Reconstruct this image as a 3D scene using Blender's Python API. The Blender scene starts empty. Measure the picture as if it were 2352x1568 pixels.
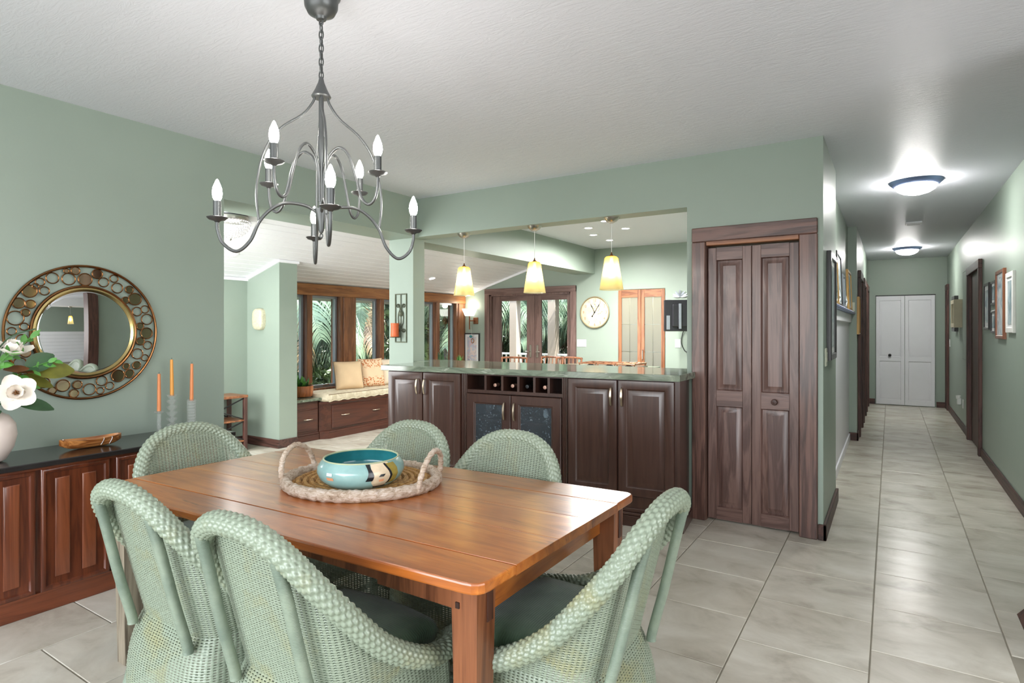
import bpy, math, random
import numpy as np
from mathutils import Vector, Matrix

random.seed(7)
SC = bpy.context.scene
COL = SC.collection
PI = math.pi

# ------------------------------------------------------------------ camera
cam_d = bpy.data.cameras.new('camera')
cam = bpy.data.objects.new('camera', cam_d)
COL.objects.link(cam)
TH = math.atan(869 / 1355.0)
cam.location = (0, 0, 1.42)
cam.rotation_euler = (PI / 2, 0, TH)
cam_d.sensor_width = 36
cam_d.lens = 36 * 1355 / 2352
cam_d.shift_y = -29 / 2352
cam_d.clip_start = 0.05
SC.camera = cam

# ------------------------------------------------------------------ world, sun, area lights, exposure
W = bpy.data.worlds.new('world')
SC.world = W
W.use_nodes = True
wn, wl = W.node_tree.nodes, W.node_tree.links
wn.clear()
sky = wn.new('ShaderNodeTexSky')
sky.sky_type = 'NISHITA'
sky.sun_disc = False
sky.sun_elevation = math.radians(52)
sky.sun_rotation = math.radians(-60)
sky.air_density = 1.0
sky.dust_density = 3.0
hz = wn.new('ShaderNodeHueSaturation')
hz.inputs['Saturation'].default_value = 0.45
bg = wn.new('ShaderNodeBackground')
bg.inputs['Strength'].default_value = 1.8
wo = wn.new('ShaderNodeOutputWorld')
wl.new(sky.outputs[0], hz.inputs['Color'])
wl.new(hz.outputs[0], bg.inputs['Color'])
wl.new(bg.outputs[0], wo.inputs['Surface'])

def light(name, kind, loc, energy, rot=(0, 0, 0), color=(1, 1, 1), size=None, size_y=None, spot=None):
    d = bpy.data.lights.new(name, kind)
    d.energy = energy
    d.color = color
    if kind == 'AREA':
        d.shape = 'RECTANGLE'
        d.size, d.size_y = size, size_y
    elif kind == 'SUN':
        d.angle = math.radians(1.0)
    elif size:
        d.shadow_soft_size = size
    if spot:
        d.spot_size, d.spot_blend = spot
    o = bpy.data.objects.new(name, d)
    o.location, o.rotation_euler = loc, rot
    COL.objects.link(o)
    return o

def aim(v):
    return Vector(v).to_track_quat('-Z', 'Y').to_euler()

light('sun', 'SUN', (-20, 5, 20), 11.0, aim((-0.5, 0.15, -0.84)), (1, 0.95, 0.86))
# unseen area lamps added as soft fill, standing in for window daylight
light('fill_behind', 'AREA', (-1.2, -2.35, 1.45), 120, aim((0, 1, 0.02)), (0.97, 0.985, 1.0), 5.2, 2.3)
light('fill_right', 'AREA', (4.6, 0.6, 1.5), 170, aim((-1, 0, 0.02)), (0.97, 0.985, 1.0), 4.0, 2.2)
light('fill_sunroom', 'AREA', (-5.4, 1.3, 1.5), 130, aim((-0.1, 1, 0.0)), (0.97, 0.985, 1.0), 2.0, 1.8)
SC.view_settings.view_transform = 'Standard'
SC.view_settings.look = 'None'
SC.view_settings.exposure = 0.3
SC.view_settings.gamma = 1.0
SC.view_settings.use_curve_mapping = False
cy = SC.cycles
cy.max_bounces = 7
cy.diffuse_bounces = 4
cy.glossy_bounces = 3
cy.transmission_bounces = 4
cy.transparent_max_bounces = 12
cy.caustics_reflective = False
cy.caustics_refractive = False
cy.sample_clamp_indirect = 4.0
cy.use_denoising = True

# ------------------------------------------------------------------ material helpers
def lin(c):
    out = []
    for v in c[:3]:
        v = v / 255.0
        out.append(v / 12.92 if v <= 0.04045 else ((v + 0.055) / 1.055) ** 2.4)
    return (*out, 1.0)

class NT:
    def __init__(self, name):
        self.m = bpy.data.materials.new(name)
        self.m.use_nodes = True
        self.t = self.m.node_tree
        self.t.nodes.clear()
        self.out = self.n('ShaderNodeOutputMaterial')
    def n(self, typ, **kw):
        nd = self.t.nodes.new(typ)
        for k, v in kw.items():
            setattr(nd, k, v)
        return nd
    def link(self, a, b):
        self.t.links.new(a, b)
    def set(self, nd, **kw):
        for k, v in kw.items():
            nd.inputs[k.replace('_', ' ')].default_value = v
        return nd
    def bsdf(self, color=None, rough=0.5, metal=0.0, coat=0.0, spec=0.5):
        b = self.n('ShaderNodeBsdfPrincipled')
        if color is not None:
            if isinstance(color, tuple):
                b.inputs['Base Color'].default_value = color
            else:
                self.link(color, b.inputs['Base Color'])
        b.inputs['Roughness'].default_value = rough
        b.inputs['Metallic'].default_value = metal
        b.inputs['Coat Weight'].default_value = coat
        b.inputs['Coat Roughness'].default_value = 0.12
        b.inputs['Specular IOR Level'].default_value = spec
        self.link(b.outputs[0], self.out.inputs['Surface'])
        return b
    def coords(self, scale=(1, 1, 1), kind='Object', rnd=0.0, rot=(0, 0, 0)):
        tc = self.n('ShaderNodeTexCoord')
        mp = self.n('ShaderNodeMapping')
        mp.inputs['Scale'].default_value = scale
        mp.inputs['Rotation'].default_value = rot
        self.link(tc.outputs[kind], mp.inputs['Vector'])
        if rnd:
            oi = self.n('ShaderNodeObjectInfo')
            mu = self.n('ShaderNodeMath', operation='MULTIPLY')
            mu.inputs[1].default_value = rnd
            self.link(oi.outputs['Random'], mu.inputs[0])
            cb = self.n('ShaderNodeCombineXYZ')
            for k in range(3):
                self.link(mu.outputs[0], cb.inputs[k])
            self.link(cb.outputs[0], mp.inputs['Location'])
        return mp.outputs[0]
    def noise(self, vec, scale, detail=4, rough=0.55, dist=0.0):
        nz = self.n('ShaderNodeTexNoise')
        nz.inputs['Scale'].default_value = scale
        nz.inputs['Detail'].default_value = detail
        nz.inputs['Roughness'].default_value = rough
        nz.inputs['Distortion'].default_value = dist
        if vec is not None:
            self.link(vec, nz.inputs['Vector'])
        return nz.outputs['Fac']
    def ramp(self, fac, stops, interp='LINEAR'):
        r = self.n('ShaderNodeValToRGB')
        r.color_ramp.interpolation = interp
        els = r.color_ramp.elements
        while len(els) < len(stops):
            els.new(0.5)
        for e, (p, c) in zip(els, stops):
            e.position = p
            e.color = c if isinstance(c, tuple) else (c, c, c, 1)
        self.link(fac, r.inputs[0])
        return r.outputs[0]
    def mix(self, fac, a, b, blend='MIX'):
        m = self.n('ShaderNodeMix', data_type='RGBA', blend_type=blend)
        for key, v in ((0, fac), (6, a), (7, b)):
            if isinstance(v, (int, float)):
                m.inputs[key].default_value = v if key == 0 else (v, v, v, 1)
            elif isinstance(v, tuple):
                m.inputs[key].default_value = v
            else:
                self.link(v, m.inputs[key])
        return m.outputs[2]
    def bump(self, b, h, strength=0.2, dist=0.01):
        bp = self.n('ShaderNodeBump')
        bp.inputs['Strength'].default_value = strength
        bp.inputs['Distance'].default_value = dist
        self.link(h, bp.inputs['Height'])
        self.link(bp.outputs[0], b.inputs['Normal'])
    def jitter(self, col, amt=0.15):
        oi = self.n('ShaderNodeObjectInfo')
        mr = self.n('ShaderNodeMapRange')
        mr.inputs['To Min'].default_value = 1 - amt
        mr.inputs['To Max'].default_value = 1 + amt
        self.link(oi.outputs['Random'], mr.inputs[0])
        return self.mix(1.0, col, mr.outputs[0], 'MULTIPLY')

def flat(name, rgb, rough=0.5, metal=0.0, coat=0.0, var=0.06, scale=8, spec=0.5):
    t = NT(name)
    c = lin(rgb)
    f = t.noise(t.coords(), scale, 3)
    dk = tuple(v * (1 - var) for v in c[:3]) + (1,)
    lt = tuple(min(1, v * (1 + var)) for v in c[:3]) + (1,)
    t.bsdf(t.ramp(f, [(0.3, dk), (0.7, lt)]), rough, metal, coat, spec)
    return t.m

def wood(name, dark, light, axis='Z', sc=1.0, rough=0.4, coat=0.0, mid=None, bump=0.15, jit=0.0, knots=False, contrast=(0.3, 0.7)):
    t = NT(name)
    al, ac = 0.55 * sc, 7.0 * sc
    s = {'X': (al, ac, ac), 'Y': (ac, al, ac), 'Z': (ac, ac, al)}[axis]
    v = t.coords(s, rnd=13.0)
    n1 = t.noise(v, 1.3, 5, 0.6, 1.6)
    s2 = tuple(k * (2.2 if k == al else 5.0) for k in s)
    n2 = t.noise(t.coords(s2, rnd=7.0), 1.5, 4, 0.65, 0.2)
    wv = t.n('ShaderNodeMath', operation='SINE')
    ml = t.n('ShaderNodeMath', operation='MULTIPLY')
    ml.inputs[1].default_value = 26.0
    t.link(n1, ml.inputs[0])
    t.link(ml.outputs[0], wv.inputs[0])
    r2 = t.n('ShaderNodeMapRange')
    r2.inputs['From Min'].default_value = -1
    t.link(wv.outputs[0], r2.inputs[0])
    f = t.mix(0.45, n1, r2.outputs[0])
    f = t.mix(0.4, f, n2)
    stops = [(contrast[0], lin(dark)), (contrast[1], lin(light))]
    if mid:
        stops.insert(1, ((contrast[0] + contrast[1]) / 2, lin(mid)))
    c = t.ramp(f, stops)
    if knots:
        vo = t.n('ShaderNodeTexVoronoi')
        vo.inputs['Scale'].default_value = 1.0
        sk = {'X': (1.6, 4.5, 4.5), 'Y': (4.5, 1.6, 4.5), 'Z': (4.5, 4.5, 1.6)}[axis]
        t.link(t.coords(sk, rnd=5.0), vo.inputs['Vector'])
        k = t.ramp(vo.outputs['Distance'], [(0.05, 1.0), (0.16, 0.0)])
        c = t.mix(k, c, tuple(x * 0.35 for x in lin(dark)[:3]) + (1,))
    if jit:
        c = t.jitter(c, jit)
    b = t.bsdf(c, rough, 0, coat)
    t.bump(b, f, bump, 0.004)
    return t.m

def emit(name, rgb, strength):
    t = NT(name)
    e = t.n('ShaderNodeEmission')
    e.inputs['Color'].default_value = lin(rgb)
    e.inputs['Strength'].default_value = strength
    t.link(e.outputs[0], t.out.inputs['Surface'])
    return t.m

def pane_glass(name, tint=(255, 255, 255), refl=0.6, haze=None):
    t = NT(name)
    tr = t.n('ShaderNodeBsdfTransparent')
    tr.inputs['Color'].default_value = lin(tint)
    gl = t.n('ShaderNodeBsdfGlossy')
    gl.inputs['Roughness'].default_value = 0.02
    lw = t.n('ShaderNodeLayerWeight')
    lw.inputs['Blend'].default_value = 0.25
    mu = t.n('ShaderNodeMath', operation='MULTIPLY')
    mu.inputs[1].default_value = refl
    t.link(lw.outputs['Fresnel'], mu.inputs[0])
    mx = t.n('ShaderNodeMixShader')
    t.link(mu.outputs[0], mx.inputs[0])
    t.link(tr.outputs[0], mx.inputs[1])
    t.link(gl.outputs[0], mx.inputs[2])
    last = mx
    if haze:
        col, amt, speck = haze
        df = t.n('ShaderNodeBsdfPrincipled')
        df.inputs['Base Color'].default_value = lin(col)
        df.inputs['Roughness'].default_value = 0.3
        f = t.noise(t.coords(), 70, 2)
        r = t.ramp(f, [(0.62, amt), (0.72, min(1, amt + speck))])
        m2 = t.n('ShaderNodeMixShader')
        t.link(r, m2.inputs[0])
        t.link(mx.outputs[0], m2.inputs[1])
        t.link(df.outputs[0], m2.inputs[2])
        last = m2
    t.link(last.outputs[0], t.out.inputs['Surface'])
    return t.m

# ------------------------------------------------------------------ materials
M = {}
def paint(name, rgb, rough=0.42, spec=0.4, bump=0.08):
    t = NT(name)
    c = lin(rgb)
    f = t.noise(t.coords(), 1.4, 3)
    col = t.ramp(f, [(0.3, tuple(v * 0.97 for v in c[:3]) + (1,)), (0.7, tuple(v * 1.03 for v in c[:3]) + (1,))])
    b = t.bsdf(col, rough, spec=spec)
    t.bump(b, t.noise(t.coords(), 55, 3), bump, 0.004)
    return t.m
M['green'] = paint('sage_paint', (146, 159, 147), 0.42)
M['white'] = paint('white_paint', (226, 226, 226), 0.45)
M['trimwhite'] = paint('white_trim_paint', (242, 242, 246), 0.4, bump=0.03)

t = NT('knockdown_ceiling')
v = t.coords((7, 34, 14), rot=(0, 0, 0.5))
n1 = t.noise(v, 1.0, 5, 0.65, 1.4)
n2 = t.noise(t.coords(), 70, 3)
hgt = t.mix(0.25, t.ramp(n1, [(0.42, 0.0), (0.58, 1.0)]), n2)
b = t.bsdf(lin((228, 230, 238)), 0.48, spec=0.45)
t.bump(b, hgt, 0.19, 0.010)
M['ceiling'] = t.m

t = NT('stone_tile')
n1 = t.noise(t.coords((3.0, 4.2, 1), rnd=31.0), 1.0, 7, 0.6, 0.45)
n2 = t.noise(t.coords((1.0, 1.4, 1), rnd=17.0), 1.6, 3, 0.5, 0.6)
c1 = t.ramp(n1, [(0.28, lin((164, 156, 142))), (0.46, lin((200, 194, 180))), (0.62, lin((214, 209, 196))), (0.8, lin((224, 220, 210)))])
c2 = t.mix(t.ramp(n2, [(0.35, 0.35), (0.6, 0.0)]), c1, lin((176, 167, 150)))
c2 = t.jitter(c2, 0.035)
b = t.bsdf(c2, 0.26, spec=0.45)
t.bump(b, n1, 0.05, 0.003)
M['tile'] = t.m
M['grout'] = flat('grout', (150, 144, 130), 0.8)

M['pine'] = wood('dark_stained_pine', (76, 53, 48), (124, 96, 88), 'Z', 0.9, 0.36, 0.15, bump=0.2, contrast=(0.28, 0.72))
M['pine_x'] = wood('dark_stained_pine_cross', (76, 53, 48), (124, 96, 88), 'X', 0.9, 0.36, 0.15, bump=0.2, contrast=(0.28, 0.72))
M['pine_casing'] = wood('knotty_casing_pine', (58, 36, 31), (124, 90, 79), 'Z', 0.8, 0.33, 0.2, bump=0.2, knots=True, contrast=(0.25, 0.75))
M['pine_casing_x'] = wood('knotty_casing_pine_cross', (58, 36, 31), (120, 86, 75), 'X', 0.8, 0.33, 0.2, bump=0.2, knots=True, contrast=(0.25, 0.75))
M['darktrim_y'] = wood('dark_trim_wood', (50, 30, 25), (88, 58, 50), 'Y', 1.0, 0.5, 0.0)
M['darktrim_x'] = wood('dark_trim_wood_cross', (50, 30, 25), (88, 58, 50), 'X', 1.0, 0.5, 0.0)
M['darktrim_z'] = wood('dark_trim_wood_upright', (50, 30, 25), (92, 60, 52), 'Z', 1.0, 0.5, 0.0)
M['espresso'] = wood('espresso_cabinet_wood', (54, 32, 25), (74, 49, 40), 'Z', 0.8, 0.3, 0.25, bump=0.04, contrast=(0.2, 0.8))
M['espresso_x'] = wood('espresso_cabinet_wood_cross', (54, 32, 25), (74, 49, 40), 'X', 0.8, 0.3, 0.25, bump=0.04, contrast=(0.2, 0.8))
M['benchwood'] = wood('bench_cherry_wood', (58, 28, 20), (90, 48, 34), 'Y', 0.8, 0.32, 0.25, bump=0.04, contrast=(0.2, 0.8))
M['mahogany'] = wood('sideboard_mahogany', (66, 28, 15), (112, 56, 32), 'Z', 0.9, 0.28, 0.4, bump=0.04, contrast=(0.25, 0.8))
M['mahogany_lt'] = wood('sideboard_light_panel', (88, 42, 24), (138, 76, 46), 'Z', 0.7, 0.28, 0.4, bump=0.04, contrast=(0.25, 0.8))
M['mahogany_y'] = wood('sideboard_mahogany_rail', (78, 34, 18), (126, 66, 38), 'Y', 0.9, 0.28, 0.4, bump=0.04, contrast=(0.25, 0.8))
M['sidetop'] = flat('black_satin_top', (34, 30, 30), 0.22, 0, 0.3)
M['window_wood'] = wood('window_fir', (108, 62, 28), (164, 108, 60), 'Y', 0.8, 0.35, 0.2, contrast=(0.25, 0.75))
M['window_wood_z'] = wood('window_fir_upright', (96, 56, 34), (144, 94, 60), 'Z', 0.8, 0.35, 0.2, contrast=(0.25, 0.75))
M['window_wood_x'] = wood('window_fir_cross', (84, 48, 30), (134, 86, 54), 'X', 0.8, 0.35, 0.2, contrast=(0.25, 0.75))
M['frenchwood'] = wood('french_door_wood', (84, 62, 57), (124, 99, 92), 'Z', 0.8, 0.35, 0.2, contrast=(0.25, 0.75))
M['frenchwood_x'] = wood('french_door_wood_cross', (84, 62, 57), (124, 99, 92), 'X', 0.8, 0.35, 0.2, contrast=(0.25, 0.75))
M['pantrywood'] = wood('pantry_door_wood', (112, 66, 40), (160, 106, 70), 'Z', 0.9, 0.4, 0.15)
M['pantrywood_x'] = wood('pantry_door_wood_cross', (112, 66, 40), (160, 106, 70), 'X', 0.9, 0.4, 0.15)

def tablewood(name, axis):
    t = NT(name)
    s = {'X': (0.9, 9, 9), 'Z': (9, 9, 0.9), 'Y': (9, 0.9, 9)}[axis]
    n1 = t.noise(t.coords(s, rnd=9.0), 1.2, 6, 0.62, 1.4)
    n3 = t.noise(t.coords((1.3, 1.8, 1.8), rnd=3.0), 1.6, 4, 0.6, 0.5)
    c = t.ramp(n1, [(0.25, lin((126, 60, 16))), (0.5, lin((184, 104, 36))), (0.75, lin((214, 140, 64)))])
    c = t.mix(t.ramp(n3, [(0.35, 0.55), (0.62, 0.0)]), c, lin((120, 54, 20)))
    n4 = t.noise(t.coords({'X': (3, 26, 26), 'Z': (26, 26, 3), 'Y': (26, 3, 26)}[axis], rnd=21.0), 1.0, 3, 0.7, 0.8)
    c = t.mix(t.ramp(n4, [(0.60, 0.0), (0.70, 0.6)]), c, lin((52, 26, 14)))
    c = t.jitter(c, 0.12)
    b = t.bsdf(c, 0.3, 0, 0.8)
    b.inputs['Coat Roughness'].default_value = 0.2
    t.bump(b, t.mix(0.5, n1, n3), 0.14, 0.012)
    return t.m
M['table'] = tablewood('waxed_old_pine', 'X')
M['table_y'] = tablewood('waxed_old_pine_cross', 'Y')
M['table_leg'] = wood('old_pine_leg', (78, 40, 20), (150, 92, 58), 'Z', 0.8, 0.4, 0.2, knots=True, contrast=(0.25, 0.8))
M['table_dark'] = wood('dark_tenon_wood', (44, 24, 16), (80, 46, 32), 'Z', 1.2, 0.45)
M['weathered_leg'] = wood('weathered_grey_pine_leg', (78, 66, 52), (160, 148, 128), 'Z', 1.2, 0.7, contrast=(0.25, 0.8))

t = NT('green_quartzite')
n1 = t.noise(t.coords((1.6, 5.0, 5.0), rot=(0, 0, 0.35)), 1.8, 7, 0.62, 1.8)
n2 = t.noise(t.coords((3, 14, 14), rot=(0, 0, 0.5)), 1.4, 5, 0.7, 1.0)
c = t.ramp(n1, [(0.28, lin((72, 80, 68))), (0.46, lin((106, 116, 100))), (0.6, lin((130, 140, 122))), (0.75, lin((160, 168, 150)))])
c = t.mix(t.ramp(n2, [(0.58, 0.0), (0.68, 0.6)]), c, lin((196, 200, 186)))
t.bsdf(c, 0.1, spec=0.6)
M['stone'] = t.m

def wicker(name, base, gold, amt):
    t = NT(name)
    n1 = t.noise(t.coords(), 5.5, 4, 0.6, 0.4)
    n2 = t.noise(t.coords(), 90, 2)
    c = t.mix(t.ramp(n1, [(0.52, 0.0), (0.72, amt)]), lin(base), lin(gold))
    c = t.mix(t.ramp(n2, [(0.4, 0.0), (0.62, 0.35)]), c, tuple(x * 0.72 for x in lin(base)[:3]) + (1,))
    b = t.bsdf(c, 0.34, spec=0.5, coat=0.15)
    t.bump(b, n2, 0.12, 0.002)
    return t.m
M['wicker'] = wicker('painted_sage_wicker', (142, 153, 134), (150, 140, 84), 0.6)
M['wrapcane'] = None
t = NT('wrapped_cane')
w = t.n('ShaderNodeTexWave', wave_type='BANDS', bands_direction='Z')
w.inputs['Scale'].default_value = 80
w.inputs['Distortion'].default_value = 1.0
t.link(t.coords(), w.inputs['Vector'])
n1 = t.noise(t.coords(), 9, 3)
c = t.ramp(n1, [(0.35, lin((112, 126, 112))), (0.65, lin((138, 150, 132)))])
b = t.bsdf(c, 0.36, spec=0.5, coat=0.15)
t.bump(b, w.outputs['Fac'], 0.3, 0.0018)
M['wrapcane'] = t.m
t = NT('green_chenille')
n1 = t.noise(t.coords(), 7, 3)
w = t.n('ShaderNodeTexWave', wave_type='BANDS', bands_direction='Y')
w.inputs['Scale'].default_value = 38
w.inputs['Distortion'].default_value = 2.5
t.link(t.coords(), w.inputs['Vector'])
c = t.ramp(n1, [(0.3, lin((58, 80, 60))), (0.7, lin((94, 118, 92)))])
b = t.bsdf(c, 0.85, spec=0.2)
b.inputs['Sheen Weight'].default_value = 0.35
t.bump(b, w.outputs['Fac'], 0.25, 0.004)
M['cushion'] = t.m

M['iron'] = flat('pewter_iron', (94, 96, 96), 0.38, 0.65)
M['nickel'] = flat('brushed_nickel', (176, 172, 164), 0.28, 1.0)
M['pull'] = flat('champagne_pull', (188, 172, 152), 0.3, 1.0)
M['bronze'] = flat('antique_bronze', (128, 90, 58), 0.24, 1.0, var=0.25, scale=14)
M['brass'] = flat('pale_gold_metal', (190, 170, 116), 0.22, 1.0)
M['blackmetal'] = flat('black_metal', (30, 30, 30), 0.4, 0.3)
M['copper'] = flat('copper_sconce_metal', (150, 104, 78), 0.35, 0.9)
M['verdigris'] = flat('verdigris_iron', (86, 90, 72), 0.55, 0.5, var=0.25, scale=30)
t = NT('mirror_silver')
t.bsdf((0.92, 0.93, 0.92, 1), 0.015, 1.0)
M['mirror'] = t.m
M['mirror_warm'] = flat('champagne_mirror', (196, 176, 146), 0.08, 1.0, var=0.04)
M['bulb'] = emit('lit_candle_bulb', (255, 250, 242), 110)
M['dome_on'] = emit('lit_dome_glass', (255, 253, 250), 92)
M['can_on'] = emit('lit_recessed_lamp', (255, 250, 244), 14)
M['pendant_bulb'] = emit('lit_pendant_lamp', (255, 238, 204), 42)
M['sconce_on'] = emit('lit_sconce_glass', (255, 248, 236), 3.2)
M['pane'] = pane_glass('window_pane', (248, 252, 252), 0.35)
M['picture_glass'] = None
M['seeded'] = pane_glass('seeded_cabinet_glass', (225, 232, 236), 0.8, ((120, 130, 138), 0.16, 0.8))
t = NT('clear_glassware')
g = t.n('ShaderNodeBsdfGlass')
g.inputs['Roughness'].default_value = 0.02
g.inputs['IOR'].default_value = 1.4
trn = t.n('ShaderNodeBsdfTransparent')
mx = t.n('ShaderNodeMixShader')
mx.inputs[0].default_value = 0.68
t.link(g.outputs[0], mx.inputs[1])
t.link(trn.outputs[0], mx.inputs[2])
dfw = t.n('ShaderNodeBsdfPrincipled')
dfw.inputs['Base Color'].default_value = (0.9, 0.9, 0.88, 1)
dfw.inputs['Roughness'].default_value = 0.15
m3 = t.n('ShaderNodeMixShader')
m3.inputs[0].default_value = 0.12
t.link(mx.outputs[0], m3.inputs[1])
t.link(dfw.outputs[0], m3.inputs[2])
t.link(m3.outputs[0], t.out.inputs['Surface'])
M['clear'] = t.m
t = NT('frosted_pane')
b = t.bsdf(lin((206, 208, 196)), 0.5)
b.inputs['Transmission Weight'].default_value = 0.75
b.inputs['IOR'].default_value = 1.15
M['frosted'] = t.m
t = NT('amber_art_glass')
sx = t.n('ShaderNodeSeparateXYZ')
tc = t.n('ShaderNodeTexCoord')
t.link(tc.outputs['Generated'], sx.inputs[0])
c = t.ramp(sx.outputs[2], [(0.0, lin((247, 241, 212))), (0.2, lin((247, 238, 202))), (0.6, lin((250, 242, 210))), (1.0, lin((228, 196, 128)))])
tl = t.n('ShaderNodeBsdfTranslucent')
t.link(c, tl.inputs['Color'])
tr = t.n('ShaderNodeBsdfTransparent')
t.link(c, tr.inputs['Color'])
gl = t.n('ShaderNodeBsdfGlossy')
gl.inputs['Roughness'].default_value = 0.08
m1 = t.n('ShaderNodeMixShader')
m1.inputs[0].default_value = 0.42
t.link(tl.outputs[0], m1.inputs[1])
t.link(tr.outputs[0], m1.inputs[2])
m2 = t.n('ShaderNodeMixShader')
m2.inputs[0].default_value = 0.08
t.link(m1.outputs[0], m2.inputs[1])
t.link(gl.outputs[0], m2.inputs[2])
t.link(m2.outputs[0], t.out.inputs['Surface'])
M['amber'] = t.m

M['orange_wax'] = flat('orange_candle_wax', (222, 138, 84), 0.45, var=0.05)
M['gold_wax'] = flat('golden_candle_wax', (226, 156, 70), 0.45, var=0.05)
M['red_wax'] = flat('rust_candle_wax', (206, 96, 48), 0.5, var=0.15, scale=14)
M['plastic_white'] = flat('white_plastic', (240, 240, 238), 0.35, var=0.01)
M['ivory'] = flat('ivory_plastic', (226, 228, 208), 0.4, var=0.01)
M['ceramic_white'] = flat('blush_white_ceramic', (232, 216, 208), 0.35, var=0.03)
M['petal'] = flat('magnolia_petal', (246, 238, 228), 0.55, var=0.03)
M['leaf_olive'] = flat('olive_magnolia_leaf', (110, 110, 44), 0.4, var=0.35, scale=9)
M['leaf_green'] = flat('fresh_green_leaf', (84, 140, 62), 0.45, var=0.3, scale=9)
M['leaf_dark'] = flat('deep_green_leaf', (52, 84, 52), 0.4, var=0.35, scale=7)
M['leaf_brown'] = flat('brown_leaf_back', (96, 58, 30), 0.5, var=0.3)
M['stamen'] = flat('brown_stamen', (146, 98, 50), 0.6)
M['koa'] = wood('koa_bowl_wood', (120, 62, 24), (206, 140, 78), 'Y', 1.6, 0.28, 0.4)
M['planterwood'] = wood('planter_wood', (120, 62, 28), (176, 104, 56), 'Z', 1.5, 0.3, 0.35)
M['soil'] = flat('potting_soil', (52, 40, 30), 0.95, var=0.3, scale=60)
t = NT('seagrass')
n1 = t.noise(t.coords((12, 12, 30)), 3.0, 5, 0.7, 0.6)
c = t.ramp(n1, [(0.3, lin((136, 110, 86))), (0.5, lin((194, 174, 154))), (0.7, lin((222, 210, 200)))])
b = t.bsdf(c, 0.75)
t.bump(b, n1, 0.5, 0.008)
M['seagrass'] = t.m
t = NT('coiled_seagrass')
n1 = t.noise(t.coords((30, 30, 10)), 2.0, 5, 0.7, 0.6)
c = t.ramp(n1, [(0.3, lin((110, 72, 30))), (0.5, lin((176, 130, 70))), (0.72, lin((206, 166, 104)))])
b = t.bsdf(c, 0.7)
t.bump(b, n1, 0.6, 0.01)
M['seagrass_in'] = t.m

t = NT('turquoise_glaze')
n1 = t.noise(t.coords(), 9, 4)
c = t.ramp(n1, [(0.3, lin((124, 162, 160))), (0.7, lin((154, 190, 186)))])
t.bsdf(c, 0.16, coat=0.4)
M['glaze'] = t.m
M['glaze_in'] = flat('deep_teal_glaze', (52, 132, 138), 0.14, 0, 0.4, var=0.2)
M['glaze_rim'] = flat('rim_glaze', (178, 186, 150), 0.3)
M['glaze_cream'] = flat('cream_glaze', (226, 206, 176), 0.25, var=0.1, scale=30)
M['glaze_black'] = flat('black_brush_glaze', (30, 32, 36), 0.25)
M['glaze_olive'] = flat('olive_glaze', (150, 132, 62), 0.25, var=0.2, scale=25)
M['glaze_orange'] = flat('peach_glaze', (228, 160, 120), 0.3)

t = NT('cream_damask')
n1 = t.noise(t.coords(), 14, 4, 0.6, 0.8)
c = t.ramp(n1, [(0.4, lin((198, 186, 160))), (0.62, lin((224, 214, 192)))])
t.bsdf(c, 0.85, spec=0.2)
M['seatpad'] = t.m
M['pillow_plain'] = flat('peach_cotton', (222, 194, 158), 0.85, var=0.04, spec=0.2)
M['pillow_ivory'] = flat('ivory_cotton', (230, 214, 192), 0.85, var=0.04, spec=0.2)
M['piping'] = flat('taupe_piping', (130, 112, 88), 0.8)
t = NT('block_print_cotton')
uvn = t.n('ShaderNodeTexCoord')
sx = t.n('ShaderNodeSeparateXYZ')
t.link(uvn.outputs['Generated'], sx.inputs[0])
vo = t.n('ShaderNodeTexVoronoi')
vo.inputs['Scale'].default_value = 1.0
mp = t.n('ShaderNodeMapping')
mp.inputs['Scale'].default_value = (1, 14, 20)
t.link(uvn.outputs['Generated'], mp.inputs['Vector'])
t.link(mp.outputs[0], vo.inputs['Vector'])
mot = t.ramp(vo.outputs['Distance'], [(0.38, 1.0), (0.46, 0.0)])
band = t.ramp(sx.outputs[2], [(0.0, 1.0), (0.34, 1.0), (0.40, 0.0), (0.66, 0.0), (0.72, 1.0), (1.0, 1.0)])
fm = t.mix(1.0, mot, band, 'MULTIPLY')
c = t.mix(fm, lin((232, 204, 170)), lin((198, 118, 74)))
t.bsdf(c, 0.85, spec=0.2)
M['pillow_print'] = t.m

def frond_mat(name, a, b_):
    t = NT(name)
    c = t.ramp(t.noise(t.coords(rnd=11.0), 2.2, 3), [(0.3, lin(a)), (0.7, lin(b_))])
    c = t.jitter(c, 0.3)
    bs = t.n('ShaderNodeBsdfPrincipled')
    t.link(c, bs.inputs['Base Color'])
    bs.inputs['Roughness'].default_value = 0.35
    tl = t.n('ShaderNodeBsdfTranslucent')
    t.link(c, tl.inputs['Color'])
    mx = t.n('ShaderNodeMixShader')
    mx.inputs[0].default_value = 0.25
    t.link(bs.outputs[0], mx.inputs[1])
    t.link(tl.outputs[0], mx.inputs[2])
    t.link(mx.outputs[0], t.out.inputs['Surface'])
    return t.m
M['frond'] = frond_mat('palm_frond_green', (74, 102, 88), (158, 178, 146))
M['frond_dry'] = frond_mat('palm_frond_dry', (130, 104, 90), (176, 150, 110))
M['hedge'] = frond_mat('hedge_leaf', (40, 56, 36), (80, 96, 56))
M['palmtrunk'] = wood('palm_bark', (84, 70, 56), (130, 114, 96), 'X', 1.4, 0.9)
M['lanai'] = paint('lanai_white', (190, 174, 162), 0.5)
M['rail'] = paint('railing_white', (236, 236, 236), 0.5)
M['earth'] = flat('garden_earth', (80, 70, 52), 0.95, var=0.3, scale=3)
M['deck'] = flat('lanai_deck', (206, 198, 186), 0.7)
M['bamboo'] = wood('bamboo_chair_wood', (92, 52, 34), (146, 96, 66), 'Z', 1.5, 0.4, 0.2)
M['bottle'] = flat('dark_bottle_glass', (18, 24, 20), 0.08, 0, 0.5)
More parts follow.
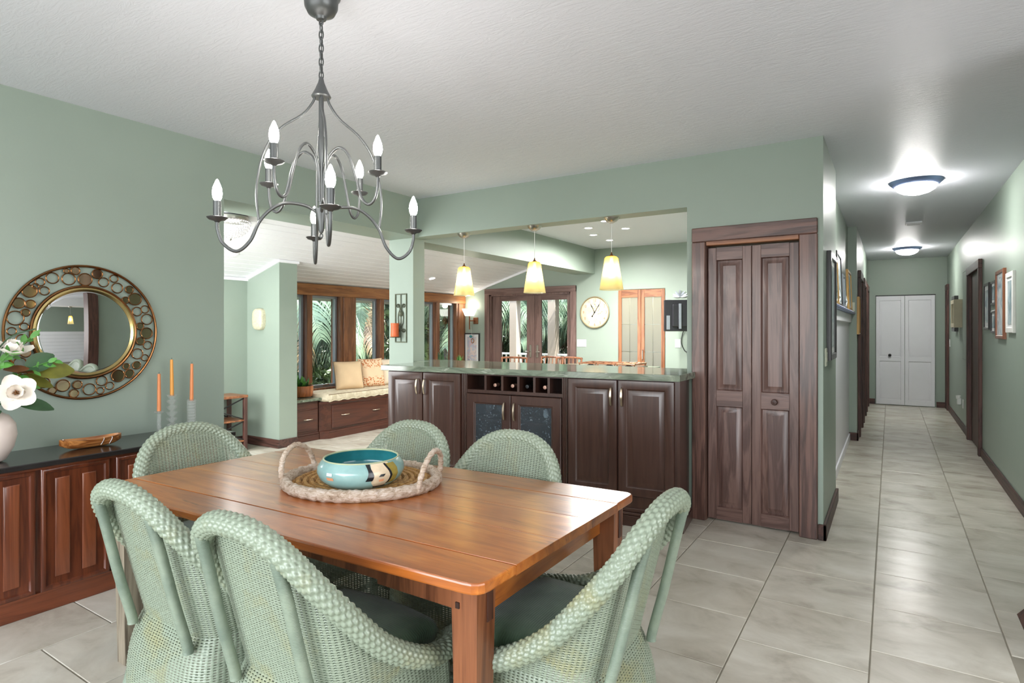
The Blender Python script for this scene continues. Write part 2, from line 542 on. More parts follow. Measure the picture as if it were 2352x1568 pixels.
M['foil'] = flat('wine_capsule_foil', (196, 156, 138), 0.35, 0.6)
M['egg'] = flat('white_porcelain', (238, 238, 236), 0.25, var=0.01)
M['closet_white'] = paint('white_door_paint', (224, 224, 228), 0.4, bump=0.02)
M['bluerim'] = flat('brushed_steel_rim', (120, 136, 176), 0.35, 0.7)
M['black_frame'] = flat('black_frame', (32, 30, 30), 0.35, 0, 0.2)
M['white_frame'] = flat('white_frame', (232, 230, 226), 0.4)
M['grey_frame'] = flat('grey_frame', (142, 136, 138), 0.4)
M['gold_frame'] = wood('gold_frame', (150, 110, 56), (204, 164, 96), 'Z', 1.5, 0.4, 0.1)
M['brown_frame'] = wood('brown_frame', (96, 52, 30), (136, 80, 50), 'Z', 1.4, 0.35, 0.2)
M['silver_frame'] = flat('silver_frame', (150, 156, 164), 0.3, 0.6)
M['cream_frame'] = flat('cream_frame', (196, 186, 158), 0.45)
M['mat_board'] = flat('mat_board', (222, 224, 224), 0.7, var=0.02)
def print_mat(name, cols, sc=5.0):
    t = NT(name)
    f = t.noise(t.coords(rnd=9.0), sc, 3, 0.5, 1.0)
    n = len(cols)
    t.bsdf(t.ramp(f, [(0.32 + 0.36 * k / (n - 1), lin(c)) for k, c in enumerate(cols)]), 0.25)
    return t.m
M['print_blue'] = print_mat('blue_photo_print', [(120, 146, 158), (178, 194, 200), (206, 214, 216), (130, 146, 150)])
M['print_sea'] = print_mat('sea_photo_print', [(84, 110, 116), (150, 172, 180), (200, 208, 206)])
M['print_rose'] = print_mat('rose_watercolour_print', [(214, 176, 176), (176, 190, 206), (226, 206, 196), (150, 166, 186)], 9)
M['snow_paper'] = flat('white_lace_paper', (236, 238, 240), 0.6, var=0.01)
M['clockface'] = None
t = NT('antique_clock_face')
tc = t.n('ShaderNodeTexCoord')
gd = t.n('ShaderNodeVectorMath', operation='LENGTH')
t.link(tc.outputs['Object'], gd.inputs[0])
n1 = t.noise(t.coords(), 9, 4)
c = t.ramp(n1, [(0.35, lin((218, 196, 156))), (0.6, lin((228, 214, 184)))])
edge = t.ramp(gd.outputs['Value'], [(0.2, 0.0), (0.25, 0.6)])
c = t.mix(edge, c, lin((214, 170, 122)))
t.bsdf(c, 0.5)
M['clockface'] = t.m
M['numeral'] = flat('faded_red_ink', (166, 96, 74), 0.6)
M['clockrim'] = flat('clock_rim', (140, 130, 102), 0.45, 0.3)
M['clockleaf'] = flat('faded_leaf_ink', (150, 152, 118), 0.6)
M['tvblack'] = flat('tv_black_plastic', (34, 34, 38), 0.3)
M['tvscreen'] = flat('tv_screen', (20, 20, 24), 0.08)
M['crystal'] = None
t = NT('crystal_beads')
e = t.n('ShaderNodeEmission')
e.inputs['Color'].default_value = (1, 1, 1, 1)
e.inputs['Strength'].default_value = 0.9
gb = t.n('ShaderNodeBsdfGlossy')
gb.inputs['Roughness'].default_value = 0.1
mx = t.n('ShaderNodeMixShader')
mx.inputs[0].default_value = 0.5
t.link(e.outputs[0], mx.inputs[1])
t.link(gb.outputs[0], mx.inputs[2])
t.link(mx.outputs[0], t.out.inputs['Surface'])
M['crystal'] = t.m
t = NT('cracked_alabaster')
n1 = t.noise(t.coords(), 20, 5, 0.7, 2.5)
c = t.ramp(n1, [(0.47, lin((206, 202, 176))), (0.5, lin((150, 142, 108))), (0.53, lin((206, 202, 176)))])
t.bsdf(c, 0.4)
M['alabaster'] = t.m

# ------------------------------------------------------------------ mesh builder
class MB:
    def __init__(self, origin=(0, 0, 0)):
        self.o = Vector(origin)
        self.v, self.f = [], []
        self.T = Matrix.Identity(4)
    def add(self, vs, fs):
        b = len(self.v)
        T, o = self.T, self.o
        self.v += [tuple(T @ Vector(p) - o) for p in vs]
        self.f += [tuple(i + b for i in q) for q in fs]
        return self
    def box(self, x0, x1, y0, y1, z0, z1, bev=0.0):
        x0, x1 = min(x0, x1), max(x0, x1)
        y0, y1 = min(y0, y1), max(y0, y1)
        z0, z1 = min(z0, z1), max(z0, z1)
        if bev <= 0:
            vs = [(x, y, z) for z in (z0, z1) for y in (y0, y1) for x in (x0, x1)]
            fs = [(0, 2, 3, 1), (4, 5, 7, 6), (0, 1, 5, 4), (2, 6, 7, 3), (0, 4, 6, 2), (1, 3, 7, 5)]
            return self.add(vs, fs)
        bev = min(bev, (x1 - x0) * .45, (y1 - y0) * .45, (z1 - z0) * .45)
        c = ((x0 + x1) / 2, (y0 + y1) / 2, (z0 + z1) / 2)
        h = ((x1 - x0) / 2, (y1 - y0) / 2, (z1 - z0) / 2)
        vs, idx = [], {}
        for sx in (-1, 1):
            for sy in (-1, 1):
                for sz in (-1, 1):
                    s = (sx, sy, sz)
                    for ax in range(3):
                        p = [c[k] + s[k] * (h[k] - (0 if k == ax else bev)) for k in range(3)]
                        idx[(s, ax)] = len(vs)
                        vs.append(tuple(p))
        fs = []
        def q(*ks):
            fs.append(tuple(idx[k] for k in ks))
        for ax in range(3):
            a1, a2 = (ax + 1) % 3, (ax + 2) % 3
            for s in (-1, 1):
                def mk(u, w):
                    k = [0, 0, 0]
                    k[ax], k[a1], k[a2] = s, u, w
                    return tuple(k)
                ring = [mk(-1, -1), mk(1, -1), mk(1, 1), mk(-1, 1)]
                if s < 0:
                    ring.reverse()
                q(*[(r, ax) for r in ring])
        for ax in range(3):
            a1, a2 = (ax + 1) % 3, (ax + 2) % 3
            for u in (-1, 1):
                for w in (-1, 1):
                    def mk(s):
                        k = [0, 0, 0]
                        k[ax], k[a1], k[a2] = s, u, w
                        return tuple(k)
                    A, B = mk(-1), mk(1)
                    r = [(A, a1), (B, a1), (B, a2), (A, a2)]
                    if u * w < 0:
                        r.reverse()
                    q(*r)
        for sx in (-1, 1):
            for sy in (-1, 1):
                for sz in (-1, 1):
                    s = (sx, sy, sz)
                    r = [(s, 0), (s, 1), (s, 2)]
                    if sx * sy * sz < 0:
                        r.reverse()
                    q(*r)
        return self.add(vs, fs)
    def tube(self, pts, r, n=8, closed=False, cap=True, squash=None):
        P = [Vector(p) for p in pts]
        m = len(P)
        rs = r if isinstance(r, (list, tuple)) else [r] * m
        up = None
        vs, fs = [], []
        for i in range(m):
            if closed:
                tg = (P[(i + 1) % m] - P[i - 1])
            else:
                tg = P[min(i + 1, m - 1)] - P[max(i - 1, 0)]
            if tg.length < 1e-9:
                tg = Vector((0, 0, 1))
            tg.normalize()
            if up is None:
                up = Vector((0, 0, 1)) if abs(tg.z) < 0.9 else Vector((1, 0, 0))
            sd = tg.cross(up)
            if sd.length < 1e-6:
                sd = tg.cross(Vector((0, 1, 0)))
            sd.normalize()
            up = sd.cross(tg).normalized()
            for k in range(n):
                a = 2 * PI * k / n
                p = P[i] + (sd * math.cos(a) + up * math.sin(a)) * rs[i]
                vs.append(tuple(p))
        for i in range(m if closed else m - 1):
            j = (i + 1) % m
            for k in range(n):
                l = (k + 1) % n
                fs.append((i * n + k, i * n + l, j * n + l, j * n + k))
        if cap and not closed:
            fs.append(tuple(range(n - 1, -1, -1)))
            fs.append(tuple((m - 1) * n + k for k in range(n)))
        return self.add(vs, fs)
    def lathe(self, prof, n=24, c=(0, 0, 0), sx=1.0, sy=1.0, pw=None, caps=(1, 1)):
        vs, fs = [], []
        for (r, z) in prof:
            for k in range(n):
                a = 2 * PI * k / n
                ca, sa = math.cos(a), math.sin(a)
                if pw:
                    q = (abs(ca) ** pw + abs(sa) ** pw) ** (-1 / pw)
                else:
                    q = 1
                vs.append((c[0] + r * q * ca * sx, c[1] + r * q * sa * sy, c[2] + z))
        m = len(prof)
        for i in range(m - 1):
            for k in range(n):
                l = (k + 1) % n
                fs.append((i * n + k, i * n + l, (i + 1) * n + l, (i + 1) * n + k))
        if prof[0][0] > 1e-5 and caps[0]:
            fs.append(tuple(range(n - 1, -1, -1)))
        if prof[-1][0] > 1e-5 and caps[1]:
            fs.append(tuple((m - 1) * n + k for k in range(n)))
        return self.add(vs, fs)
    def prism(self, poly, a0, a1, plane='XY'):
        n = len(poly)
        def mk(p, a):
            return {'XY': (p[0], p[1], a), 'XZ': (p[0], a, p[1]), 'YZ': (a, p[0], p[1])}[plane]
        vs = [mk(p, a0) for p in poly] + [mk(p, a1) for p in poly]
        fs = [tuple(range(n - 1, -1, -1)), tuple(range(n, 2 * n))]
        fs += [(k, (k + 1) % n, n + (k + 1) % n, n + k) for k in range(n)]
        return self.add(vs, fs)
    def rings(self, x0, x1, z0, z1, steps, yb):
        """panel facing -Y: rectangular rings (inset, y) from the outside in, closed by a flat middle; yb = back"""
        loops = [(x0, x1, z0, z1, yb)] + [(x0 + i, x1 - i, z0 + i, z1 - i, y) for i, y in steps]
        vs, fs = [], []
        for (a, b, c, d, y) in loops:
            vs += [(a, y, c), (b, y, c), (b, y, d), (a, y, d)]
        for k in range(len(loops) - 1):
            for e in range(4):
                g = (e + 1) % 4
                fs.append((k * 4 + e, k * 4 + g, k * 4 + 4 + g, k * 4 + 4 + e))
        L = (len(loops) - 1) * 4
        fs.append((L, L + 1, L + 2, L + 3))
        fs.append((3, 2, 1, 0))
        return self.add(vs, fs)
    def frame(self, x0, x1, z0, z1, w, y0, y1, bev=0.004):
        """picture-style frame in the XZ plane made of four mitred bars"""
        out = [(x0, z0), (x1, z0), (x1, z1), (x0, z1)]
        inn = [(x0 + w, z0 + w), (x1 - w, z0 + w), (x1 - w, z1 - w), (x0 + w, z1 - w)]
        out2 = [(x0 + bev, z0 + bev), (x1 - bev, z0 + bev), (x1 - bev, z1 - bev), (x0 + bev, z1 - bev)]
        inn2 = [(x0 + w - bev, z0 + w - bev), (x1 - w + bev, z0 + w - bev), (x1 - w + bev, z1 - w + bev), (x0 + w - bev, z1 - w + bev)]
        yf = y0 + bev
        loops = [[(p[0], y1, p[1]) for p in inn], [(p[0], y1, p[1]) for p in out], [(p[0], yf, p[1]) for p in out],
                 [(p[0], y0, p[1]) for p in out2], [(p[0], y0, p[1]) for p in inn2], [(p[0], yf, p[1]) for p in inn]]
        vs, fs = [], []
        for L in loops:
            vs += L
        m = len(loops)
        for k in range(m):
            j = (k + 1) % m
            for e in range(4):
                g = (e + 1) % 4
                fs.append((k * 4 + e, k * 4 + g, j * 4 + g, j * 4 + e))
        return self.add(vs, fs)
    def quads(self, vs, fs):
        return self.add(vs, fs)

def finish(me, mat, smooth):
    if mat is not None:
        me.materials.append(mat)
    if smooth:
        me.polygons.foreach_set('use_smooth', [True] * len(me.polygons))
        me.set_sharp_from_angle(angle=math.radians(smooth))
    me.update()

def link(name, me, parent=None, loc=None):
    o = bpy.data.objects.new(name, me)
    COL.objects.link(o)
    if parent is not None:
        o.parent = parent
    if loc is not None:
        o.location = loc
    return o

def obj(name, mb, mat, parent=None, smooth=38, loc=None, label=None):
    me = bpy.data.meshes.new(name)
    me.from_pydata(mb.v, [], mb.f)
    finish(me, mat, smooth)
    o = link(name, me, parent, loc)
    if label:
        o['label'] = label
    return o

def npmesh(name, verts, quads, mat):
    me = bpy.data.meshes.new(name)
    verts = np.asarray(verts, dtype=np.float32)
    quads = np.asarray(quads, dtype=np.int32)
    me.vertices.add(len(verts))
    me.vertices.foreach_set('co', verts.ravel())
    me.loops.add(quads.size)
    me.loops.foreach_set('vertex_index', quads.ravel())
    me.polygons.add(len(quads))
    me.polygons.foreach_set('loop_start', np.arange(0, quads.size, 4, dtype=np.int32))
    me.update(calc_edges=True)
    me.validate()
    me.polygons.foreach_set('use_smooth', np.ones(len(me.polygons), dtype=bool))
    if mat:
        me.materials.append(mat)
    return me

def thing(name, label, cat, loc=(0, 0, 0), rz=0.0, group=None):
    o = bpy.data.objects.new(name, None)
    COL.objects.link(o)
    o.empty_display_size = 0.1
    o.location = loc
    o.rotation_euler = (0, 0, rz)
    o['label'] = label
    o['category'] = cat
    if group:
        o['group'] = group
    return o

def tag(o, label, cat, group=None):
    o['label'] = label
    o['category'] = cat
    if group:
        o['group'] = group
    return o

def struct(name, mb, mat, label=None, parent=None, smooth=38):
    o = obj(name, mb, mat, parent, smooth)
    if parent is None:
        o['kind'] = 'structure'
        if label:
            o['label'] = label
    return o

def shome(name, label):
    o = bpy.data.objects.new(name, None)
    COL.objects.link(o)
    o['kind'] = 'structure'
    o['label'] = label
    return o

def copy_tree(o, parent=None, loc=None, rz=None, label=None):
    c = o.copy()
    COL.objects.link(c)
    if parent is not None:
        c.parent = parent
    if loc is not None:
        c.location = loc
    if rz is not None:
        c.rotation_euler = (0, 0, rz)
    if label:
        c['label'] = label
    for ch in o.children:
        copy_tree(ch, c)
    return c

def smoothpath(pts, sub=6, closed=False):
    P = [Vector(p) for p in pts]
    n = len(P)
    out = []
    rng = n if closed else n - 1
    for i in range(rng):
        if closed:
            p0, p1, p2, p3 = P[i - 1], P[i], P[(i + 1) % n], P[(i + 2) % n]
        else:
            p0, p1, p2, p3 = P[max(i - 1, 0)], P[i], P[i + 1], P[min(i + 2, n - 1)]
        for k in range(sub):
            u = k / sub
            out.append(0.5 * ((2 * p1) + (p2 - p0) * u + (2 * p0 - 5 * p1 + 4 * p2 - p3) * u * u + (3 * p1 - p0 - 3 * p2 + p3) * u ** 3))
    if not closed:
        out.append(P[-1])
    return out

# ================================================================== SETTING
def rot_px(x=0, y=0, z=0):   # local -Y front turned to face +X
    return Matrix.Translation((x, y, z)) @ Matrix.Rotation(PI / 2, 4, 'Z')
def rot_nx(x=0, y=0, z=0):   # local -Y front turned to face -X
    return Matrix.Translation((x, y, z)) @ Matrix.Rotation(-PI / 2, 4, 'Z')

HC = 2.72
# ---- floor: grout bed with tiles
floor = struct('floor', MB().box(-7.0, 6.0, -2.6, 13.4, -0.06, -0.005), M['grout'], 'beige stone tile floor running through the room and the hall')
tile_me = None
TW, TL, G = 0.516, 0.495, 0.0055
def cam_px(x, y, z):
    s, c = math.sin(TH), math.cos(TH)
    fw = -s * x + c * y
    if fw < 0.15:
        return None
    r = c * x + s * y
    return 1176 + 1355 * r / fw, 755 - 1355 * (z - 1.42) / fw, fw
tb = MB().box(-TW / 2 + G / 2, TW / 2 - G / 2, -TL / 2 + G / 2, TL / 2 - G / 2, -0.008, 0.0, 0.0022)
tile_me = bpy.data.meshes.new('tile')
tile_me.from_pydata(tb.v, [], tb.f)
finish(tile_me, M['tile'], 30)
tiles = []
for i in range(-14, 5):
    x = 0.442 + TW * (i - 0.5)
    off = 4.045 if (i % 2 == 0) else 4.325
    for j in range(-10, 20):
        y = off + TL * (j + 0.5)
        hit = cam_px(x, y, 0)
        if not hit:
            continue
        px, py, d = hit
        m = 420 / d
        if px < -m or px > 2352 + m or py > 1568 + m:
            continue
        if x > 0.86 + TW / 2 and y > 3.3:
            continue
        if y > 4.9 and -4.5 < x < -0.75:
            continue
        if x < -4.3 and (y > 5.9 or y < 2.2 or x < -6.4):
            continue
        if y > 13.3:
            continue
        tiles.append((d, x, y))
tiles.sort()
for d, x, y in tiles[:298]:
    link('tile', tile_me, floor, (x, y, 0))

# ---- ceilings
ceil = struct('ceiling', MB().box(-4.4, 6.0, -2.6, 13.4, HC, HC + 0.12), M['ceiling'], 'grey-white knockdown textured ceiling over the dining room and hall')
SL = 0.30
def zc(x):
    return 2.05 + SL * (x + 6.75)
cs = struct('ceiling_sunroom', MB().prism([(-7.5, zc(-7.5) + 0.03), (-4.39, zc(-4.39) + 0.03), (-4.39, zc(-4.39) + 0.14), (-7.5, zc(-7.5) + 0.14)], 1.0, 9.1, 'XZ'),
            M['white'], 'sloping white plank ceiling of the sunroom')
al = math.atan(SL)
k = 0
x = -6.78
pb = MB()
pw = 0.1185
pb.T = Matrix.Rotation(-al, 4, 'Y')
pb.box(-pw / 2 + 0.003, pw / 2 - 0.003, 1.2, 8.86, 0, 0.03, 0.004)
plank_me = bpy.data.meshes.new('plank')
plank_me.from_pydata(pb.v, [], pb.f)
finish(plank_me, M['trimwhite'], 30)
while x < -4.43:
    link('plank', plank_me, cs, (x + pw / 2 * math.cos(al), 0, zc(x + pw / 2 * math.cos(al))))
    x += pw * math.cos(al)

# ---- walls of the dining room
wl_ = struct('wall_left', MB().box(-4.39, -3.98, -2.6, 2.42, 0, HC), M['green'], 'sage green wall with the round mirror')
struct('lintel', MB().box(-4.39, -3.98, 2.42, 4.65, 2.34, HC), M['green'], parent=wl_)
struct('pillar', MB().box(-4.39, -4.06, 4.48, 4.65, 0, 2.34), M['green'], 'sage green pillar at the end of the bar counter')
wk = struct('wall_kitchen', MB().box(-1.294, -1.165, 4.47, 4.65, 0, HC).box(-0.515, -0.38, 4.47, 4.65, 0, HC).box(-1.165, -0.515, 4.47, 4.65, 2.075, HC)
            .box(-1.165, -0.515, 4.60, 4.65, 0, 2.075), M['green'], 'sage green wall around the closet door')
struct('lintel', MB().box(-3.98, -1.294, 4.47, 4.65, 2.34, HC), M['green'], parent=wk)
struct('knee_wall', MB().box(-4.06, -1.294, 4.47, 4.65, 0, 1.05), M['green'], parent=wk)
struct('ceiling_beam', MB().box(-4.42, -4.07, 4.65, 8.85, 2.32, HC), M['green'], 'sage green dropped beam between kitchen and sunroom')
struct('wall_kitchen_side', MB().box(-1.25, -1.1, 4.65, 8.85, 0, HC), M['green'], 'sage green side wall of the kitchen')

# ---- far wall with french doors and pantry
wf = struct('wall_far', MB().box(-7.0, -6.16, 8.85, 9.02, 0, 2.4).box(-4.495, -3.66, 8.85, 9.02, 0, HC).box(-2.895, -1.2, 8.85, 9.02, 0, HC)
            .box(-6.16, -4.495, 8.85, 9.02, 2.04, 2.75).box(-3.66, -2.895, 8.85, 9.02, 2.045, HC), M['green'], 'sage green far wall with clock and glazed doors')
struct('wall_pantry', MB().box(-3.9, -2.7, 9.75, 9.85, 0, 2.5).box(-3.9, -3.8, 9.02, 9.75, 0, 2.5).box(-2.8, -2.7, 9.02, 9.75, 0, 2.5).box(-3.9, -2.7, 9.02, 9.85, 2.5, 2.56),
       M['white'], 'white inside of the pantry behind frosted doors')
light('pantry_lamp', 'POINT', (-3.1, 9.35, 2.3), 26, size=0.08, color=(1, 0.86, 0.62))

# ---- window wall and stub wall of the sunroom
ww = struct('wall_window', MB().box(-6.95, -6.75, 1.0, 4.74, 0, 2.12).box(-6.95, -6.75, 4.74, 8.85, 0, 0.55).box(-6.95, -6.75, 4.74, 8.85, 1.93, 2.12),
            M['green'], 'sage green outer wall of the sunroom')
st = struct('wall_stub', MB().prism([(-6.75, 0), (-6.115, 0), (-6.115, zc(-6.115) - 0.005), (-6.75, zc(-6.75) - 0.005)], 4.41, 4.66, 'XZ'), M['green'],
            'short sage green stub wall carrying a stone sconce')
struct('crown_strip', MB().prism([(-6.76, zc(-6.76) - 0.03), (-6.095, zc(-6.095) - 0.03), (-6.095, zc(-6.095) - 0.002), (-6.76, zc(-6.76) - 0.002)], 4.39, 4.68, 'XZ'), M['trimwhite'], parent=st)
struct('wall_sunroom_end', MB().box(-7.0, -4.39, 0.9, 1.0, 0, 2.7), M['green'], 'sage green near end wall of the sunroom')
struct('trim_1', MB().box(-6.75, -6.73, 1.0, 4.41, 2.015, 2.05), M['trimwhite'], 'white crown strip under the plank ceiling')
tf = struct('trim_2', MB().prism([(-6.75, zc(-6.75) - 0.04), (-4.42, zc(-4.42) - 0.04), (-4.42, zc(-4.42) - 0.002), (-6.75, zc(-6.75) - 0.002)], 8.825, 8.85, 'XZ'), M['trimwhite'],
            'white sloping crown strip on the far wall')
struct('baseboard_stub', MB().box(-6.75, -6.105, 4.392, 4.41, 0, 0.10, 0.004).box(-6.75, -6.10, 4.384, 4.41, 0, 0.06, 0.004).box(-6.115, -6.097, 4.40, 4.66, 0, 0.10, 0.004),
       M['darktrim_x'], 'dark stepped baseboard round the stub wall')
struct('baseboard_window', MB().box(-6.75, -6.732, 1.0, 4.39, 0, 0.10, 0.004), M['darktrim_y'], 'dark baseboard along the sunroom wall')

# ---- windows: three double casements
def casement(n, y0, y1):
    w = shome('window_%d' % n, 'double casement window number %d along the window seat' % n)
    z0, z1 = 0.55, 1.93
    ym = (y0 + y1) / 2
    fr = MB()
    fr.box(-6.93, -6.73, y0, y0 + 0.05, z0, z1).box(-6.93, -6.73, y1 - 0.05, y1, z0, z1)
    fr.box(-6.93, -6.73, y0, y1, z1 - 0.04, z1).box(-6.93, -6.73, y0, y1, z0, z0 + 0.04)
    obj('window_frame', fr, M['window_wood_z'], w)
    obj('mullion', MB().box(-6.90, -6.72, ym - 0.045, ym + 0.045, z0 + 0.04, z1 - 0.04, 0.004), M['window_wood_z'], w)
    for a, b_ in ((y0 + 0.05, ym - 0.045), (ym + 0.045, y1 - 0.05)):
        s = MB()
        s.T = rot_px()
        s.frame(a, b_, z0 + 0.04, z1 - 0.04, 0.038, 6.80, 6.85, 0.003)
        sh = obj('sash', s, M['silver_frame'], w)
        g = MB().box(-6.831, -6.826, a + 0.036, b_ - 0.036, z0 + 0.076, z1 - 0.076)
        obj('pane', g, M['pane'], sh)
        obj('crank', MB().tube([(-6.80, (a + b_) / 2, z0 + 0.06), (-6.76, (a + b_) / 2, z0 + 0.075), (-6.745, (a + b_) / 2 + 0.06, z0 + 0.08)], 0.007, 6), M['copper'], w)
casement(1, 4.74, 5.92)
casement(2, 6.12, 7.28)
casement(3, 7.48, 8.65)
tw = shome('trim_3', 'brown fir boards framing the sunroom windows')
obj('head_board', MB().box(-6.75, -6.705, 4.66, 8.85, 1.885, 2.045, 0.005), M['window_wood'], tw)
for a, b_ in ((5.92, 6.12), (7.28, 7.48), (8.65, 8.85), (4.66, 4.74)):
    obj('post_board', MB().box(-6.93, -6.715, a, b_, 0.55, 1.885, 0.004), M['window_wood_z'], tw)
obj('sill_board', MB().box(-6.93, -6.69, 4.66, 8.85, 0.515, 0.55, 0.004), M['window_wood'], tw)

# ---- french doors
fd = shome('door_1', 'pair of glazed french doors opening to the lanai')
c = MB()
c.box(-6.255, -6.15, 8.815, 8.86, 0, 2.135, 0.005).box(-4.50, -4.40, 8.815, 8.86, 0, 2.135, 0.005)
obj('casing', c, M['frenchwood'], fd)
obj('head_casing', MB().box(-6.255, -4.40, 8.812, 8.86, 2.04, 2.145, 0.005), M['frenchwood_x'], fd)
obj('jamb', MB().box(-6.16, -6.125, 8.85, 9.02, 0, 2.04).box(-4.53, -4.495, 8.85, 9.02, 0, 2.04).box(-6.16, -4.495, 8.85, 9.02, 2.01, 2.045), M['frenchwood'], fd)
for x0, x1, g0, g1 in ((-6.125, -5.245, -5.95, -5.40), (-5.24, -4.53, -5.11, -4.60)):
    lf = MB().box(x0, g0, 8.90, 8.945, 0.01, 2.01, 0.003).box(g1, x1, 8.90, 8.945, 0.01, 2.01, 0.003)
    L = obj('door_leaf', lf, M['frenchwood'], fd)
    obj('rail', MB().box(g0, g1, 8.902, 8.943, 1.92, 2.01).box(g0, g1, 8.902, 8.943, 0.01, 0.26), M['frenchwood_x'], L)
    obj('pane', MB().box(g0 - 0.005, g1 + 0.005, 8.92, 8.926, 0.255, 1.925), M['pane'], L)
    hx = x1 - 0.075 if x0 < -6 else x0 + 0.06
    hd = MB().box(hx - 0.02, hx + 0.02, 8.888, 8.90, 0.92, 1.14, 0.004).tube([(hx, 8.89, 1.02), (hx, 8.85, 1.02), (hx + (0.08 if x0 > -6 else -0.08), 8.85, 1.02)], 0.009, 8)
    obj('handle', hd, M['nickel'], L)

# ---- pantry bifold with frosted panes
pd = shome('door_2', 'narrow wooden pantry bifold with frosted panes')
for x0, x1 in ((-3.655, -3.280), (-3.276, -2.90)):
    zz = [0.01, 0.16, 1.925, 2.035]
    sw = 0.055
    L = obj('door_leaf', MB().box(x0, x0 + sw, 8.84, 8.875, 0.01, 2.035, 0.003).box(x1 - sw, x1, 8.84, 8.875, 0.01, 2.035, 0.003), M['pantrywood'], pd)
    obj('rail', MB().box(x0 + sw, x1 - sw, 8.842, 8.873, 1.915, 2.035).box(x0 + sw, x1 - sw, 8.842, 8.873, 0.01, 0.2), M['pantrywood_x'], L)
    g0, g1 = x0 + sw, x1 - sw
    gm = (g0 + g1) / 2
    zs = [0.2, 0.63, 1.06, 1.49, 1.915]
    for q in range(4):
        for a, b_ in ((g0, gm - 0.006), (gm + 0.006, g1)):
            obj('pane', MB().box(a, b_, 8.855, 8.861, zs[q] + (0.006 if q else 0), zs[q + 1] - (0.006 if q < 3 else 0)), M['frosted'], L)
    obj('clear_strip', MB().box(gm - 0.006, gm + 0.006, 8.856, 8.860, 0.2, 1.915).box(g0, g1, 8.8565, 8.8595, 1.484, 1.496).box(g0, g1, 8.8565, 8.8595, 1.054, 1.066).box(g0, g1, 8.8565, 8.8595, 0.624, 0.636), M['pane'], L)
    if x0 > -3.5:
        obj('handle', MB().tube([(x0 + 0.03, 8.84, 0.94), (x0 + 0.03, 8.815, 0.95), (x0 + 0.03, 8.815, 1.08), (x0 + 0.03, 8.84, 1.09)], 0.007, 6), M['nickel'], L)

# ---- closet bifold in the dining room
cd = shome('door_3', 'dark stained four-panel bifold closet door with one round knob')
obj('casing', MB().box(-1.253, -1.155, 4.447, 4.475, 0, 2.065, 0.005), M['pine_casing'], cd)
obj('casing', MB().box(-0.525, -0.412, 4.447, 4.475, 0, 2.065, 0.005), M['pine_casing'], cd)
obj('head_casing', MB().box(-1.253, -0.412, 4.445, 4.475, 2.065, 2.17, 0.005), M['pine_casing_x'], cd)
obj('jamb', MB().box(-1.165, -1.153, 4.47, 4.60, 0, 2.075).box(-0.527, -0.515, 4.47, 4.60, 0, 2.075), M['pine_casing'], cd)
obj('track_board', MB().box(-1.153, -0.527, 4.462, 4.59, 2.035, 2.075, 0.004), M['pantrywood_x'], cd, label='lighter unstained track board above the door leaves')
for n_, (x0, x1) in enumerate(((-1.148, -0.842), (-0.839, -0.532))):
    sw = 0.062
    yf, yb = 4.505, 4.538
    L = obj('door_leaf', MB().box(x0, x0 + sw, yf, yb, 0.012, 2.022, 0.003).box(x1 - sw, x1, yf, yb, 0.012, 2.022, 0.003), M['pine'], cd)
    obj('rail', MB().box(x0 + sw, x1 - sw, yf + .001, yb, 1.93, 2.022).box(x0 + sw, x1 - sw, yf + .001, yb, 0.85, 0.965).box(x0 + sw, x1 - sw, yf + .001, yb, 0.012, 0.1), M['pine_x'], L)
    for z0, z1 in ((0.965, 1.93), (0.1, 0.85)):
        obj('panel', MB().rings(x0 + sw, x1 - sw, z0, z1, [(0.0, yf + 0.006), (0.008, yf + 0.018), (0.012, yf + 0.018), (0.045, yf + 0.006), (0.046, yf + 0.005)], yb), M['pine'], L)
    if n_:
        kb = MB()
        kb.T = Matrix.Translation(((x0 + x1) / 2, yf, 0.905)) @ Matrix.Rotation(PI / 2, 4, 'X')
        kb.lathe([(0.012, 0), (0.009, 0.012), (0.019, 0.022), (0.022, 0.03), (0.018, 0.037), (0.0, 0.04)], 18)
        obj('knob', kb, M['darktrim_z'], L)

# ---- hall
wh = struct('wall_hall_left', MB().box(-0.62, -0.38, 4.65, 5.55, 0, HC).box(-0.62, -0.46, 5.55, 8.68, 0, HC).box(-0.62, -0.36, 8.68, 13.2, 0, HC),
            M['green'], 'sage green left wall of the hall with picture ledge')
tr = shome('trim_4', 'white wainscot with a slate-grey picture ledge in the hall')
obj('wainscot_panel', MB().box(-0.46, -0.445, 5.55, 8.68, 0, 1.58), M['closet_white'], tr)
obj('apron_board', MB().box(-0.46, -0.415, 5.55, 8.66, 1.50, 1.605, 0.004), M['trimwhite'], tr)
obj('ledge', MB().box(-0.46, -0.375, 5.55, 8.70, 1.605, 1.635, 0.006), M['bluerim'], tr, label='slate grey ledge board')
obj('wainscot_base', MB().box(-0.445, -0.43, 5.55, 8.68, 0, 0.09, 0.003), M['trimwhite'], tr)
wr = struct('wall_right', MB().box(0.86, 1.0, 3.72, 8.42, 0, HC).box(0.86, 1.0, 9.5, 13.2, 0, HC).box(0.86, 1.0, 8.42, 9.5, 2.1, HC).box(0.93, 1.0, 8.42, 9.5, 0, 2.1), M['green'], 'sage green right wall of the hall')
we = struct('wall_hall_end', MB().box(-0.62, 1.0, 13.13, 13.3, 0, HC), M['green'], 'sage green end wall of the hall')
bb = struct('baseboard_right', MB().box(0.843, 0.86, 3.75, 8.34, 0, 0.10, 0.003).box(0.843, 0.86, 9.6, 12.75, 0, 0.10, 0.003), M['darktrim_y'], 'dark baseboard along the right hall wall')
